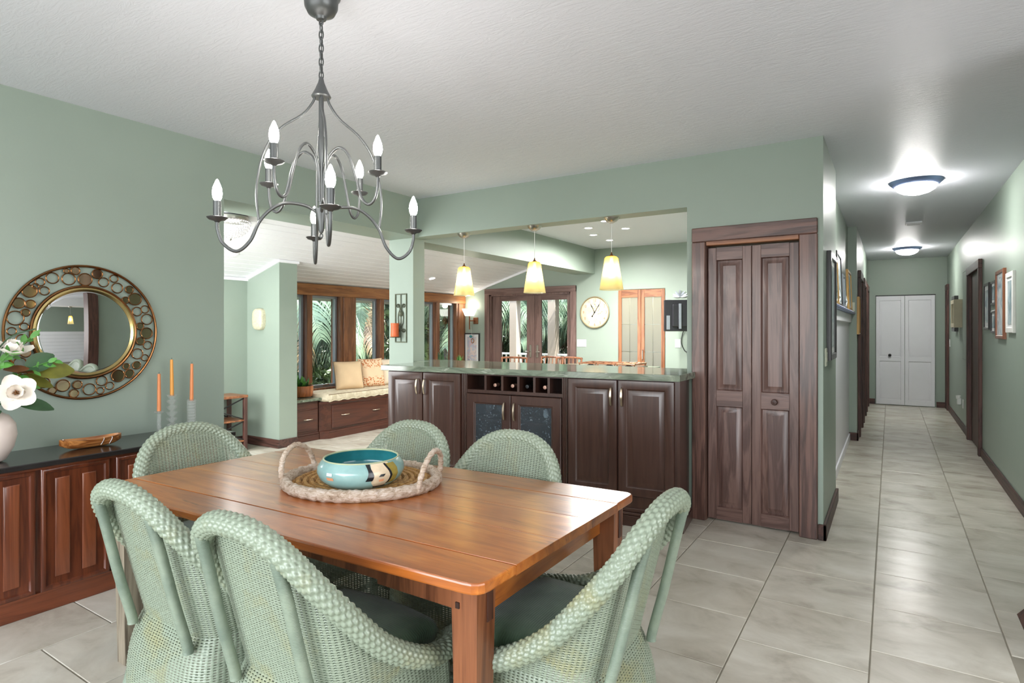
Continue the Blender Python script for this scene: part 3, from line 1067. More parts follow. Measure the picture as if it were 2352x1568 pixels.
struct('baseboard_end', MB().box(-0.36, -0.245, 13.115, 13.13, 0, 0.10, 0.003).box(0.70, 0.86, 13.115, 13.13, 0, 0.10, 0.003), M['darktrim_x'], 'dark baseboard stubs beside the white hall closet')
struct('baseboard_corner', MB().box(-0.41, -0.36, 4.452, 4.47, 0, 0.105, 0.003).box(-0.38, -0.36, 4.452, 5.56, 0, 0.105, 0.003), M['darktrim_y'], 'dark baseboard wrapping the closet wall corner')
struct('baseboard_hall', MB().box(-0.46, -0.34, 8.66, 8.68, 0, 0.10, 0.003).box(-0.36, -0.342, 8.66, 8.93, 0, 0.10, 0.003), M['darktrim_x'], 'dark baseboard wrapping the jog in the hall wall')

def hall_casing(n, side, y0, y1, ztop, label):
    d = shome('door_%d' % n, label)
    xw = 0.86 if side > 0 else -0.36
    s = -side
    w = 0.10
    obj('casing', MB().box(xw, xw + s * 0.035, y0, y0 + w, 0, ztop - w, 0.004), M['darktrim_z'], d)
    obj('casing', MB().box(xw, xw + s * 0.035, y1 - w, y1, 0, ztop - w, 0.004), M['darktrim_z'], d)
    obj('head_casing', MB().box(xw, xw + s * 0.037, y0, y1, ztop - w, ztop, 0.004), M['darktrim_y'], d)
    xr = xw + side * 0.055
    obj('jamb', MB().box(xw + s * 0.01, xr, y0 + w - 0.012, y0 + w + 0.006, 0, ztop - w).box(xw + s * 0.01, xr, y1 - w - 0.006, y1 - w + 0.012, 0, ztop - w), M['darktrim_z'], d)
    sl = MB().box(xr - side * 0.045 if side > 0 else xr, xr if side > 0 else xr + 0.045, y0 + w, y1 - w, 0.01, ztop - w)
    obj('door_leaf', sl, M['darktrim_z'], d)
hall_casing(4, 1, 8.33, 9.6, 2.2, 'dark framed doorway between the picture groups on the right')
hall_casing(5, 1, 12.72, 13.1, 2.2, 'dark framed doorway in the far right corner of the hall')
hall_casing(6, -1, 8.98, 9.95, 2.19, 'nearest dark framed doorway on the left hall wall')
hall_casing(7, -1, 10.35, 11.3, 2.19, 'second dark framed doorway on the left hall wall')
hall_casing(8, -1, 11.75, 12.7, 2.19, 'last dark framed doorway on the left hall wall')

hd = shome('door_9', 'white two-panel bifold closet at the end of the hall')
obj('track', MB().box(-0.235, 0.69, 13.11, 13.13, 2.035, 2.05), M['blackmetal'], hd)
for n_, (x0, x1) in enumerate(((-0.228, 0.221), (0.227, 0.678))):
    yf, yb = 13.085, 13.118
    sw = 0.055
    L = obj('door_leaf', MB().box(x0, x0 + sw, yf, yb, 0.012, 2.03, 0.002).box(x1 - sw, x1, yf, yb, 0.012, 2.03, 0.002)
            .box(x0 + sw, x1 - sw, yf, yb, 1.95, 2.03).box(x0 + sw, x1 - sw, yf, yb, 0.82, 0.9).box(x0 + sw, x1 - sw, yf, yb, 0.012, 0.1), M['closet_white'], hd)
    for z0, z1 in ((0.9, 1.95), (0.1, 0.82)):
        obj('panel', MB().rings(x0 + sw, x1 - sw, z0, z1, [(0, yf + 0.004), (0.008, yf + 0.014), (0.03, yf + 0.008), (0.05, yf + 0.008)], yb), M['closet_white'], L)
    if n_ == 0:
        kb = MB()
        kb.T = Matrix.Translation((x0 + 0.22, yf, 0.93)) @ Matrix.Rotation(PI / 2, 4, 'X')
        kb.lathe([(0.014, 0), (0.012, 0.015), (0.026, 0.025), (0.026, 0.035), (0.0, 0.042)], 16)
        obj('knob', kb, M['blackmetal'], L)

# ---- open room on the right, seen in the mirror, with its wide wooden post
pg = shome('trim_5', 'wide dark wooden post with a flared foot at the end of the hall wall')
obj('post', MB().box(0.72, 1.02, 3.46, 3.74, 0.0, HC), M['darktrim_z'], pg)
fb = MB()
fb.add([(0.53, 3.83, 0), (1.02, 3.83, 0), (1.02, 3.2, 0), (0.53, 3.2, 0), (0.66, 3.76, 0.2), (1.02, 3.76, 0.2), (1.02, 3.4, 0.2), (0.66, 3.4, 0.2)],
       [(0, 1, 2, 3), (4, 7, 6, 5), (0, 4, 5, 1), (1, 5, 6, 2), (2, 6, 7, 3), (3, 7, 4, 0)])
obj('flared_foot', fb, M['darktrim_z'], pg)
struct('wall_back', MB().box(-4.39, -3.4, -2.75, -2.6, 0, HC).box(-3.4, 0.6, -2.75, -2.6, 2.35, HC).box(-3.4, 0.6, -2.75, -2.6, 0, 0.2).box(0.6, 5.15, -2.75, -2.6, 0, HC), M['green'], 'unseen sage green wall behind the viewer, added with a wide window opening to limit sky light')  # unseen wall added to cut the sky light coming from behind
struct('wall_room_right', MB().box(5.0, 5.15, -2.6, 8.0, 0, HC).box(1.0, 5.15, 8.0, 8.15, 0, HC), M['green'], 'sage green walls of the open room to the right')
sh = shome('trim_6', 'white boarded lower wall of the open room to the right')
for k in range(9):
    obj('board', MB().box(4.965, 5.0, 3.0, 7.9, k * 0.155 + 0.002, k * 0.155 + 0.153, 0.004), M['trimwhite'], sh)
struct('ceiling_beam', MB().box(2.2, 2.55, 2.6, 7.9, 2.25, 2.5), M['trimwhite'], 'pale dropped beam in the open room to the right')

# ================================================================== FURNITURE
# ---- dining table
tb_ = thing('dining_table', 'long old pine dining table with thick tapered legs under the iron chandelier', 'table', (-1.85, 1.70, 0))
NL, NR, FR, FL = (-2.83, 1.125), (-0.885, 1.225), (-0.862, 2.268), (-2.79, 2.155)
def tq(u, v):
    return tuple((NL[k] * (1 - u) + NR[k] * u) * (1 - v) + (FL[k] * (1 - u) + FR[k] * u) * v for k in (0, 1))
cuts = [0.0, 0.165, 0.40, 0.62, 0.83, 1.0]
def roundpoly(q, rads):
    out = []
    n = len(q)
    for i, p in enumerate(q):
        r = rads[i]
        if r <= 0:
            out.append(p)
            continue
        P, A, B = Vector(p), Vector(q[i - 1]), Vector(q[(i + 1) % n])
        a = P + (A - P).normalized() * r
        b_ = P + (B - P).normalized() * r
        for k in range(5):
            t_ = k / 4
            out.append(tuple((1 - t_) ** 2 * a + 2 * t_ * (1 - t_) * P + t_ * t_ * b_))
    return out
def slab(poly, z0, z1, bev, origin):
    """horizontal slab with rounded top and bottom edges"""
    n = len(poly)
    cx = sum(p[0] for p in poly) / n
    cyy = sum(p[1] for p in poly) / n
    mb = MB(origin)
    def inset(d):
        out = []
        for i in range(n):
            p, a, b_ = Vector(poly[i]), Vector(poly[i - 1]), Vector(poly[(i + 1) % n])
            e1 = (p - a)
            e2 = (b_ - p)
            if e1.length < 1e-6 or e2.length < 1e-6:
                out.append(tuple(p))
                continue
            e1.normalize()
            e2.normalize()
            nn = Vector((-(e1.y + e2.y), e1.x + e2.x))
            nn.normalize()
            cs_ = max(0.5, nn.dot(Vector((-e1.y, e1.x))))
            out.append(tuple(p + nn * d / cs_))
        return out
    lv = [(bev, z0), (bev * 0.3, z0 + bev * 0.3), (0, z0 + bev), (0, z1 - bev), (bev * 0.3, z1 - bev * 0.3), (bev, z1)]
    vs, fs = [], []
    for d, z in lv:
        vs += [(p[0], p[1], z) for p in inset(d)]
    m = len(lv)
    for k in range(m - 1):
        for i in range(n):
            j = (i + 1) % n
            fs.append((k * n + i, k * n + j, (k + 1) * n + j, (k + 1) * n + i))
    fs.append(tuple(range(n - 1, -1, -1)))
    fs.append(tuple((m - 1) * n + i for i in range(n)))
    return mb.add(vs, fs)
O = tb_.location
for a, b_ in zip(cuts, cuts[1:]):
    g = 0.0006
    q = [tq(0, a + g), tq(1, a + g), tq(1, b_ - g), tq(0, b_ - g)]
    rr = [0.05 if a == 0 else 0, 0.05 if a == 0 else 0, 0.05 if b_ == 1 else 0, 0.05 if b_ == 1 else 0]
    obj('plank', slab(roundpoly(q, rr), 0.729, 0.76, 0.006 if a in (0, cuts[-2]) else 0.0012, O), M['table'], tb_, 20)
def tapered(cx0, cy0, hw, z0, z1, dx, dy, tip, mat, name='leg'):
    mb = MB(O)
    vs = []
    for z, s, ox, oy in ((z0, tip, dx, dy), (z1, 1.0, 0, 0)):
        for sx, sy in ((-1, -1), (1, -1), (1, 1), (-1, 1)):
            vs.append((cx0 + ox + sx * hw * s, cy0 + oy + sy * hw * s, z))
    mb.add(vs, [(3, 2, 1, 0), (4, 5, 6, 7), (0, 1, 5, 4), (1, 2, 6, 5), (2, 3, 7, 6), (3, 0, 4, 7)])
    return obj(name, mb, mat, tb_, smooth=0)
legs = [(-1.0, 1.356, M['table_leg'], 0.0, 0.0), (-0.948, 2.185, M['table_leg'], 0.0, 0.0), (-2.745, 1.245, M['weathered_leg'], 0.0, 0.0), (-2.70, 2.06, M['table_leg'], 0, 0)]
for lx, ly, mt, dx, dy in legs:
    L = tapered(lx, ly, 0.046, 0.0, 0.7285, dx, dy, 0.72, mt)
    sgn = 1 if lx > -2 else -1
    obj('tenon', MB(O).box(lx + sgn * 0.040, lx + sgn * 0.0485, ly + 0.002, ly + 0.03, 0.595, 0.715, 0.001), M['table_dark'], L)
    for dz, dxx in ((0.70, -0.004), (0.645, -0.022)):
        obj('peg', MB(O).box(lx + dxx - 0.007, lx + dxx + 0.007, ly - 0.0485, ly - 0.04, dz - 0.009, dz + 0.009, 0.001), M['table_dark'], L)
obj('apron', MB(O).box(-2.70, -1.046, 1.372, 1.392, 0.61, 0.728).box(-1.36, -1.046, 1.335, 1.362, 0.618, 0.728), M['table_leg'], tb_)
obj('apron', MB(O).box(-2.66, -0.99, 2.10, 2.122, 0.61, 0.728), M['table_leg'], tb_)
obj('apron', MB(O).box(-0.985, -0.962, 1.40, 2.14, 0.615, 0.728), M['table_y'], tb_)
obj('apron', MB(O).box(-2.74, -2.717, 1.29, 2.02, 0.615, 0.728), M['table_y'], tb_)

# ---- wicker chairs
def catmull_np(ctrl, n, closed=True):
    C = np.asarray(ctrl, float)
    m = len(C)
    tt = np.linspace(0, m if closed else m - 1, n, endpoint=not closed)
    i = np.floor(tt).astype(int)
    if not closed:
        i = np.minimum(i, m - 2)
    u = (tt - i)[:, None]
    if closed:
        p0, p1, p2, p3 = C[(i - 1) % m], C[i % m], C[(i + 1) % m], C[(i + 2) % m]
    else:
        p0, p1, p2, p3 = C[np.maximum(i - 1, 0)], C[i], C[np.minimum(i + 1, m - 1)], C[np.minimum(i + 2, m - 1)]
    return 0.5 * ((2 * p1) + (p2 - p0) * u + (2 * p0 - 5 * p1 + 4 * p2 - p3) * u * u + (3 * p1 - p0 - 3 * p2 + p3) * u ** 3)

HALF = [  # rim x,y,z | base x,y at seat height | skirt x,y
    (0, -.330, .905, 0, -.205, 0, -.262),
    (.09, -.326, .895, .09, -.205, .10, -.262),
    (.17, -.308, .850, .165, -.198, .19, -.250),
    (.225, -.270, .775, .215, -.175, .25, -.215),
    (.260, -.205, .680, .240, -.130, .275, -.155),
    (.278, -.115, .575, .250, -.070, .285, -.080),
    (.285, -.015, .500, .255, .000, .285, .000),
    (.285, .080, .455, .258, .080, .280, .085),
    (.277, .165, .440, .258, .160, .275, .165),
    (.258, .225, .435, .250, .222, .262, .230),
    (.180, .250, .420, .180, .245, .190, .250),
    (.090, .257, .420, .090, .255, .095, .258),
    (0, .260, .420, 0, .258, 0, .262)]
LOOP = HALF + [(-h[0], h[1], h[2], -h[3], h[4], -h[5], h[6]) for h in HALF[-2:0:-1]]
ZS, ZB = 0.13, 0.41

def resample(ctrl, n, cols):
    d = catmull_np(ctrl, 4000)
    q = d[:, cols]
    seg = np.linalg.norm(np.roll(q, -1, 0) - q, axis=1)
    s = np.concatenate([[0], np.cumsum(seg)])
    L = s[-1]
    dd = np.vstack([d, d[:1]])
    want = np.linspace(0, L, n, endpoint=False)
    return np.stack([np.interp(want, s, dd[:, k]) for k in range(d.shape[1])], 1), L

def weave_shell():
    NW, PER = 116, 4
    nu = NW * PER
    D, L = resample(LOOP, nu, [3, 4])
    rows = np.arange(int(round((0.915 - ZS) / 0.0076)))
    fr = np.array([0.13, 0.38, 0.62, 0.87])
    zrow = np.repeat(rows, 4)
    fv = np.tile(fr, len(rows))
    Z = ZS + (zrow + fv) * 0.0076
    nv = len(Z)
    rx, ry, rz, bx, by, sx, sy = [D[:, k][:, None] for k in range(7)]
    zz = Z[None, :]
    tl = np.clip((zz - ZS) / (ZB - ZS), 0, 1)
    sm = tl ** 3.0
    tu = np.clip((zz - ZB) / np.maximum(rz - ZB, 0.02), 0, 1.1)
    X = np.where(zz < ZB, sx + (bx - sx) * sm, bx + (rx - bx) * tu)
    Y = np.where(zz < ZB, sy + (by - sy) * sm, by + (ry - by) * tu)
    P = np.stack([X, Y, np.broadcast_to(zz, X.shape)], -1)
    du = np.roll(P, -1, 0) - np.roll(P, 1, 0)
    dv = np.gradient(P, axis=1)
    N = np.cross(du, dv)
    N /= np.maximum(np.linalg.norm(N, axis=-1, keepdims=True), 1e-9)
    U = (np.arange(nu) / PER)[:, None]
    sign = np.where(zrow % 2 == 0, 1.0, -1.0)[None, :]
    ac = np.abs(np.cos(PI * U))
    sv = np.sin(PI * fv)[None, :]
    h = 0.0016 * sv + 0.0013 * ac + 0.0004 * np.cos(PI * U) * sign - 0.0022 * (1 - ac) ** 1.5 * (1 - sv)
    P = P + N * h[..., None]
    keep = (zz <= rz + 0.004)
    idx = np.arange(nu * nv).reshape(nu, nv)
    i2 = np.roll(idx, -1, 0)
    k2 = np.roll(keep, -1, 0)
    ok = keep[:, :-1] & keep[:, 1:] & k2[:, :-1] & k2[:, 1:]
    # the open slots of the weave: between two courses, midway between two stakes
    slot_u = ((np.arange(nu) % PER == 1) | (np.arange(nu) % PER == 2))[:, None]
    slot_v = (np.arange(nv - 1) % 4 == 3)[None, :]
    ok &= ~(slot_u & slot_v)
    Q = np.stack([idx[:, :-1], i2[:, :-1], i2[:, 1:], idx[:, 1:]], -1)[ok]
    used = np.unique(Q)
    rem = np.full(nu * nv, -1)
    rem[used] = np.arange(len(used))
    return npmesh('woven_shell', P.reshape(-1, 3)[used], rem[Q], M['wicker'])

def weave_tube(path, radius, cell, around, name, skew=0.0, amp=0.0026, sub=4):
    P = np.asarray(path, float)
    s = np.concatenate([[0], np.cumsum(np.linalg.norm(np.diff(P, axis=0), axis=1))])
    nc = int(round(s[-1] / cell))
    want = np.linspace(0, s[-1], nc * sub + 1)
    C = np.stack([np.interp(want, s, P[:, k]) for k in range(3)], 1)
    R = np.interp(want, s, np.asarray(radius, float) if np.ndim(radius) else np.full(len(P), radius))
    T = np.gradient(C, axis=0)
    T /= np.linalg.norm(T, axis=1, keepdims=True)
    ref = np.zeros_like(T)
    ref[:, 1] = 1.0
    S = np.cross(T, ref)
    S /= np.maximum(np.linalg.norm(S, axis=1, keepdims=True), 1e-6)
    B = np.cross(S, T)
    fr = np.array([0.08, 0.36, 0.64, 0.92])
    ar = np.repeat(np.arange(around), 4)
    fa = np.tile(fr, around)
    A = (ar + fa) / around * 2 * PI
    U = (np.arange(len(C)) / sub)[:, None] + skew * (A / (2 * PI))[None, :]
    h = amp * np.cos(PI * U) * np.where(ar % 2 == 0, 1, -1)[None, :] + amp * 0.7 * np.sin(PI * fa)[None, :]
    rad = R[:, None] + h * np.clip(R[:, None] / 0.02, 0, 1)
    V = C[:, None, :] + S[:, None, :] * (np.cos(A) * rad)[..., None] + B[:, None, :] * (np.sin(A) * rad)[..., None]
    nu, nv = V.shape[:2]
    idx = np.arange(nu * nv).reshape(nu, nv)
    Q = np.stack([idx[:-1], idx[1:], np.roll(idx[1:], -1, 1), np.roll(idx[:-1], -1, 1)], -1).reshape(-1, 4)
    return npmesh(name, V.reshape(-1, 3), Q, M['wicker'])

def rim_path():
    off = [(0, -.026, -.004), (.004, -.026, -.004), (.010, -.024, -.003), (.016, -.020, -.002), (.021, -.014, -.002), (.024, -.009, -.004), (.025, -.004, -.006), (.025, 0, -.008), (.024, .004, -.008), (.016, .012, -.008)]
    half = [(h[0] + d[0], h[1] + d[1], h[2] + d[2]) for h, d in zip(HALF[:10], off)] + [(.245, .252, .415), (.22, .255, .39)]
    full = [(-x, y, z) for x, y, z in half[:0:-1]] + half
    return catmull_np(full, 400, closed=False)
RP = rim_path()
rr_ = np.full(len(RP), 0.030)
e = np.linspace(0, 1, 30)
rr_[:30] = 0.010 + 0.020 * np.sin(e * PI / 2)
rr_[-30:] = rr_[:30][::-1]
shell_me = weave_shell()
rim_me = weave_tube(RP, rr_, 0.0125, 14, 'woven_rim', skew=4.0)
skirt_loop, _ = resample(LOOP, 300, [5, 6])
sk = np.stack([skirt_loop[:, 5], skirt_loop[:, 6], np.full(300, ZS)], 1)
border_me = weave_tube(np.vstack([sk, sk[:1]]), 0.008, 0.012, 6, 'braided_border', skew=2.0, amp=0.0015)

ch = thing('wicker_chair', 'sage wicker dining chair seen from behind, nearest of all, in front of the table', 'chair', (-1.46, 1.27, 0), 0.0, 'wicker chairs around the dining table')
link('woven_shell', shell_me, ch)
link('woven_rim', rim_me, ch)
link('braided_border', border_me, ch)
cu = MB()
bl, _ = resample(LOOP, 72, [3, 4])
prof = [(0.0, .412), (0.90, .412), (0.965, .424), (0.985, .446), (0.96, .470), (0.86, .487), (0.55, .495), (0.0, .497)]
vs, fs = [], []
for s_, z in prof:
    for q in bl:
        vs.append((q[3] * s_ * 0.93, (q[4] - 0.02) * s_ * 0.92 + 0.025, z))
n = 72
for k in range(len(prof) - 1):
    for i in range(n):
        j = (i + 1) % n
        fs.append((k * n + i, k * n + j, (k + 1) * n + j, (k + 1) * n + i))
cu.add(vs, fs)
obj('seat_cushion', cu, M['cushion'], ch, 60, label='dark green ribbed seat cushion')
for s_ in (-1, 1):
    obj('back_post', MB().tube(smoothpath([(s_ * .168, -.352, .855), (s_ * .174, -.322, .74), (s_ * .178, -.280, .56), (s_ * .180, -.240, .41), (s_ * .180, -.236, .378)], 5), 0.0165, 12), M['wrapcane'], ch, 50)
    obj('leg', MB().tube([(s_ * .195, -.225, .24), (s_ * .215, -.245, .12), (s_ * .232, -.272, 0.0)], 0.017, 10), M['wrapcane'], ch, 50)
    obj('leg', MB().tube([(s_ * .205, .195, .24), (s_ * .212, .21, .12), (s_ * .222, .232, 0.0)], 0.017, 10), M['wrapcane'], ch, 50)
    obj('arched_brace', MB().tube(smoothpath([(s_ * .226, -.262, .035), (s_ * .205, -.256, .095), (s_ * .15, -.25, .125), (s_ * .09, -.25, .105), (s_ * .06, -.25, .05)], 5), 0.0105, 8), M['wrapcane'], ch, 50)
    obj('stretcher', MB().tube([(s_ * .224, -.255, .048), (s_ * .218, .222, .048)], 0.012, 8), M['wrapcane'], ch, 50)
obj('stretcher', MB().tube([(-.226, -.258, .052), (.226, -.258, .052)], 0.012, 8), M['wrapcane'], ch, 50)
obj('stretcher', MB().tube([(-.216, .222, .055), (.216, .222, .055)], 0.012, 8), M['wrapcane'], ch, 50)
for x, y, rz, lab in (
        (-2.08, 1.27, 0.0, 'sage wicker dining chair seen from behind, beside the weathered grey table leg'),
        (-2.13, 2.02, PI, 'sage wicker dining chair across the table, behind the turquoise bowl'),
        (-1.52, 2.05, PI, 'sage wicker dining chair across the table, its back in front of the glass cabinet doors'),
        (-2.73, 1.665, -PI / 2, 'sage wicker dining chair at the table end beside the sideboard, yellowish weave'),
        (-0.91, 1.735, PI / 2, 'sage wicker dining chair at the table end beside the hall, seat cushion in full view')):
    copy_tree(ch, loc=(x, y, 0), rz=rz, label=lab)

# ---- tray and bowl on the table
ty = thing('woven_tray', 'oval woven seagrass tray with two hoop handles in the middle of the table', 'tray', (-1.895, 1.775, 0.7602), math.radians(21))
prof = [(0.0, 0.002), (0.27, 0.002), (0.29, 0.006), (0.285, 0.016), (0.0, 0.016)]
obj('base', MB().lathe(prof, 48, sx=1.06, sy=0.92), M['seagrass_in'], ty, label='coiled golden seagrass base')
coil = MB()
for k in range(9):
    r = 0.04 + k * 0.027
    coil.tube([(r * 1.06 * math.cos(a), r * 0.92 * math.sin(a), 0.017) for a in [2 * PI * q / 40 for q in range(40)]], 0.0125, 6, closed=True)
o_ = obj('coil', coil, M['seagrass_in'], ty)
wall = []
for k in range(160):
    a = 2 * PI * k / 160
    wob = 0.002 * math.sin(a * 41) + 0.0015 * math.sin(a * 67 + 1)
    wall.append(((0.305 + wob) * 1.06 * math.cos(a), (0.305 + wob) * 0.92 * math.sin(a)))
vs, fs = [], []
rings_ = [(-0.022, 0.006), (0.004, 0.0), (0.016, 0.014), (0.014, 0.030), (0.006, 0.044), (-0.012, 0.047), (-0.022, 0.036), (-0.024, 0.018)]
n = 160
for d, z in rings_:
    for k, (x, y) in enumerate(wall):
        l = math.hypot(x, y)
        w = 0.0022 * math.sin(k * 2.4 + z * 160) + 0.0012 * math.sin(k * 1.1)
        vs.append((x * (1 + (d + w) / l), y * (1 + (d + w) / l), max(0.0, z + w)))
for k in range(len(rings_)):
    j = (k + 1) % len(rings_)
    for i in range(n):
        i2 = (i + 1) % n
        fs.append((k * n + i, k * n + i2, j * n + i2, j * n + i))
obj('woven_wall', MB().add(vs, fs), M['seagrass'], ty, 60)
for s_ in (-1, 1):
    hp = smoothpath([(s_ * 0.296, -0.125, 0.012), (s_ * 0.305, -0.125, 0.06), (s_ * 0.315, -0.095, 0.115), (s_ * 0.32, -0.03, 0.148), (s_ * 0.32, 0.03, 0.148), (s_ * 0.315, 0.095, 0.115), (s_ * 0.305, 0.125, 0.06), (s_ * 0.296, 0.125, 0.012)], 6)
    rr2 = [0.0115 + 0.0016 * math.sin(i * 1.9) for i in range(len(hp))]
    obj('handle', MB().tube(hp, rr2, 10), M['seagrass'], ty, 60)

bw = thing('pottery_bowl', 'wide turquoise pottery bowl with a brushed black and cream motif, standing in the woven tray', 'bowl', (-1.845, 1.72, 0.778), math.radians(-8))
BP = [(0.0, 0.004), (0.10, 0.002), (0.135, 0.012), (0.165, 0.038), (0.176, 0.064), (0.172, 0.086), (0.160, 0.104), (0.151, 0.113)]
obj('body', MB().lathe(BP, 64, caps=(1, 0)), M['glaze'], bw, 60)
obj('rim', MB().tube([(0.149 * math.cos(2 * PI * k / 64), 0.149 * math.sin(2 * PI * k / 64), 0.1135) for k in range(64)], 0.0036, 8, closed=True), M['glaze_rim'], bw)
obj('inner_glaze', MB().lathe([(0.147, 0.112), (0.157, 0.100), (0.168, 0.084), (0.171, 0.064), (0.16, 0.040), (0.13, 0.018), (0.0, 0.010)], 64, caps=(0, 0)), M['glaze_in'], bw, 60, label='deep teal glaze inside the bowl')
def on_bowl(pts, mat, name, lift=0.0012):
    """glaze patch lying on the bowl: pts = (angle degrees, height fraction)"""
    zs = [p[1] for p in BP[1:]]
    rs = [p[0] for p in BP[1:]]
    def pos(a, z):
        r = float(np.interp(z, zs, rs)) + lift
        return (r * math.cos(math.radians(a)), r * math.sin(math.radians(a)), z)
    mb = MB()
    a0, a1 = pts[0], pts[1]
    m = 14
    vs = []
    for k in range(m + 1):
        z = pts[2] + (pts[3] - pts[2]) * k / m
        f = k / m
        wl2 = pts[4](f) if len(pts) > 4 else (a0, a1)
        for j in range(9):
            vs.append(pos(wl2[0] + (wl2[1] - wl2[0]) * j / 8, z))
    fs = [(k * 9 + j, k * 9 + j + 1, (k + 1) * 9 + j + 1, (k + 1) * 9 + j) for k in range(m) for j in range(8)]
    return obj(name, mb.add(vs, fs), mat, bw, 60)
ca = -9
on_bowl((0, 0, 0.022, 0.112, lambda f: (ca - 13, ca + 15) if f > 0.2 else (ca - 8 - 25 * f, ca + 8 + 35 * f)), M['glaze_cream'], 'cream_patch')
on_bowl((0, 0, 0.05, 0.112, lambda f: (ca - 21 + 4 * math.sin(f * 3), ca - 12 + 2 * math.sin(f * 5))), M['glaze_black'], 'black_brushstroke', 0.0022)
on_bowl((0, 0, 0.03, 0.110, lambda f: (ca + 9 + 4 * math.sin(f * 4), ca + 12.5 + 4 * math.sin(f * 4))), M['glaze_black'], 'black_brushstroke', 0.0022)
on_bowl((0, 0, 0.03, 0.108, lambda f: (ca + 13 + 4 * math.sin(f * 4), ca + 25 + 3 * math.sin(f * 3))), M['glaze_olive'], 'olive_patch', 0.0016)
on_bowl((0, 0, 0.018, 0.024, lambda f: (ca - 9, ca + 11)), M['glaze_black'], 'black_brushstroke', 0.0022)
on_bowl((0, 0, 0.064, 0.073, lambda f: (ca - 4 + 3 * f, ca + 3 + 3 * f)), M['glaze_black'], 'black_dab', 0.0026)
on_bowl((0, 0, 0.044, 0.053, lambda f: (ca - 3, ca + 4)), M['glaze_orange'], 'peach_dab', 0.0026)
on_bowl((0, 0, 0.052, 0.064, lambda f: (ca - 74, ca - 63)), M['glaze_orange'], 'peach_dab', 0.0022)
on_bowl((0, 0, 0.070, 0.081, lambda f: (ca - 74, ca - 65)), M['snow_paper'], 'white_dab', 0.0022)

# ---- sideboard under the mirror
sb = thing('sideboard', 'low mahogany sideboard with a black top against the mirror wall', 'sideboard', (-3.76, 1.3, 0))
O = sb.location
obj('body', MB(O).box(-3.975, -3.575, 0.24, 2.20, 0.095, 0.733), M['mahogany'], sb)
obj('top', MB(O).box(-3.978, -3.53, 0.22, 2.228, 0.734, 0.762, 0.004), M['sidetop'], sb, label='satin black top board')
obj('plinth', MB(O).box(-3.97, -3.572, 0.25, 2.19, 0, 0.095, 0.003), M['mahogany_y'], sb)
obj('end_rail', MB(O).box(-3.575, -3.558, 0.24, 2.20, 0.72, 0.7335).box(-3.575, -3.558, 0.24, 2.20, 0.095, 0.108), M['mahogany_y'], sb)
for y0 in (0.215, 0.5475, 0.8765, 1.205, 1.544, 1.873):
    y1 = y0 + 0.307
    if y0 < 0.24:
        y0 = 0.26
    d = MB(O)
    d.T = rot_px()
    d.rings(y0, y1, 0.108, 0.720, [(0, 3.557), (0.004, 3.552), (0.010, 3.550), (0.020, 3.553), (0.026, 3.562), (0.028, 3.5625)], 3.575)
    D = obj('door', d, M['mahogany'], sb)
    w = y1 - y0
    for f0, f1 in ((0.20, 0.41), (0.59, 0.80)):
        p = MB(O)
        p.T = rot_px()
        p.rings(y0 + f0 * w, y0 + f1 * w, 0.165, 0.665, [(0, 3.561), (0.003, 3.558), (0.006, 3.557)], 3.5625)
        obj('panel', p, M['mahogany_lt'], D, label='lighter walnut strip panel')

# ---- things on the sideboard
bt = thing('boat_dish', 'small boat-shaped koa wood dish lying on the black sideboard top', 'dish', (-3.745, 1.50, 0.7622), math.radians(-4))
vs, fs = [], []
n, m = 25, 13
for part_ in (0, 1):
    for i in range(n):
        u = -1 + 2 * i / (n - 1)
        half = 0.052 * math.sqrt(max(0, 1 - abs(u) ** 2.6)) + 0.002
        zt = 0.050 + 0.010 * u * u
        for j in range(m):
            v = -1 + 2 * j / (m - 1)
            if part_ == 0:
                z = zt * (abs(v) ** 2.4) * (1 - 0.0 * u) + (0.0 + 0.03 * abs(u) ** 4) * (1 - abs(v) ** 2.4)
                x = half * v
            else:
                z = (zt - 0.0) * (abs(v) ** 2.2) + (0.010 + 0.028 * abs(u) ** 4) * (1 - abs(v) ** 2.2)
                x = half * v * 0.88
            vs.append((x, u * 0.148 * (1 if part_ == 0 else 0.97), z))
for part_ in (0, 1):
    b0 = part_ * n * m
    for i in range(n - 1):
        for j in range(m - 1):
            q = (b0 + i * m + j, b0 + i * m + j + 1, b0 + (i + 1) * m + j + 1, b0 + (i + 1) * m + j)
            fs.append(q if part_ else q[::-1])
for j in (0, m - 1):
    for i in range(n - 1):
        fs.append((i * m + j, (i + 1) * m + j, n * m + (i + 1) * m + j, n * m + i * m + j))
obj('body', MB().add(vs, fs), M['koa'], bt, 50)
for yy in (0.045, 0.085):
    obj('lashing', MB().tube(smoothpath([(0.048, yy, 0.052), (0.051, yy, 0.044), (0.038, yy - 0.006, 0.02), (0.030, yy - 0.008, 0.012)], 4), 0.0016, 6), M['snow_paper'], bt)

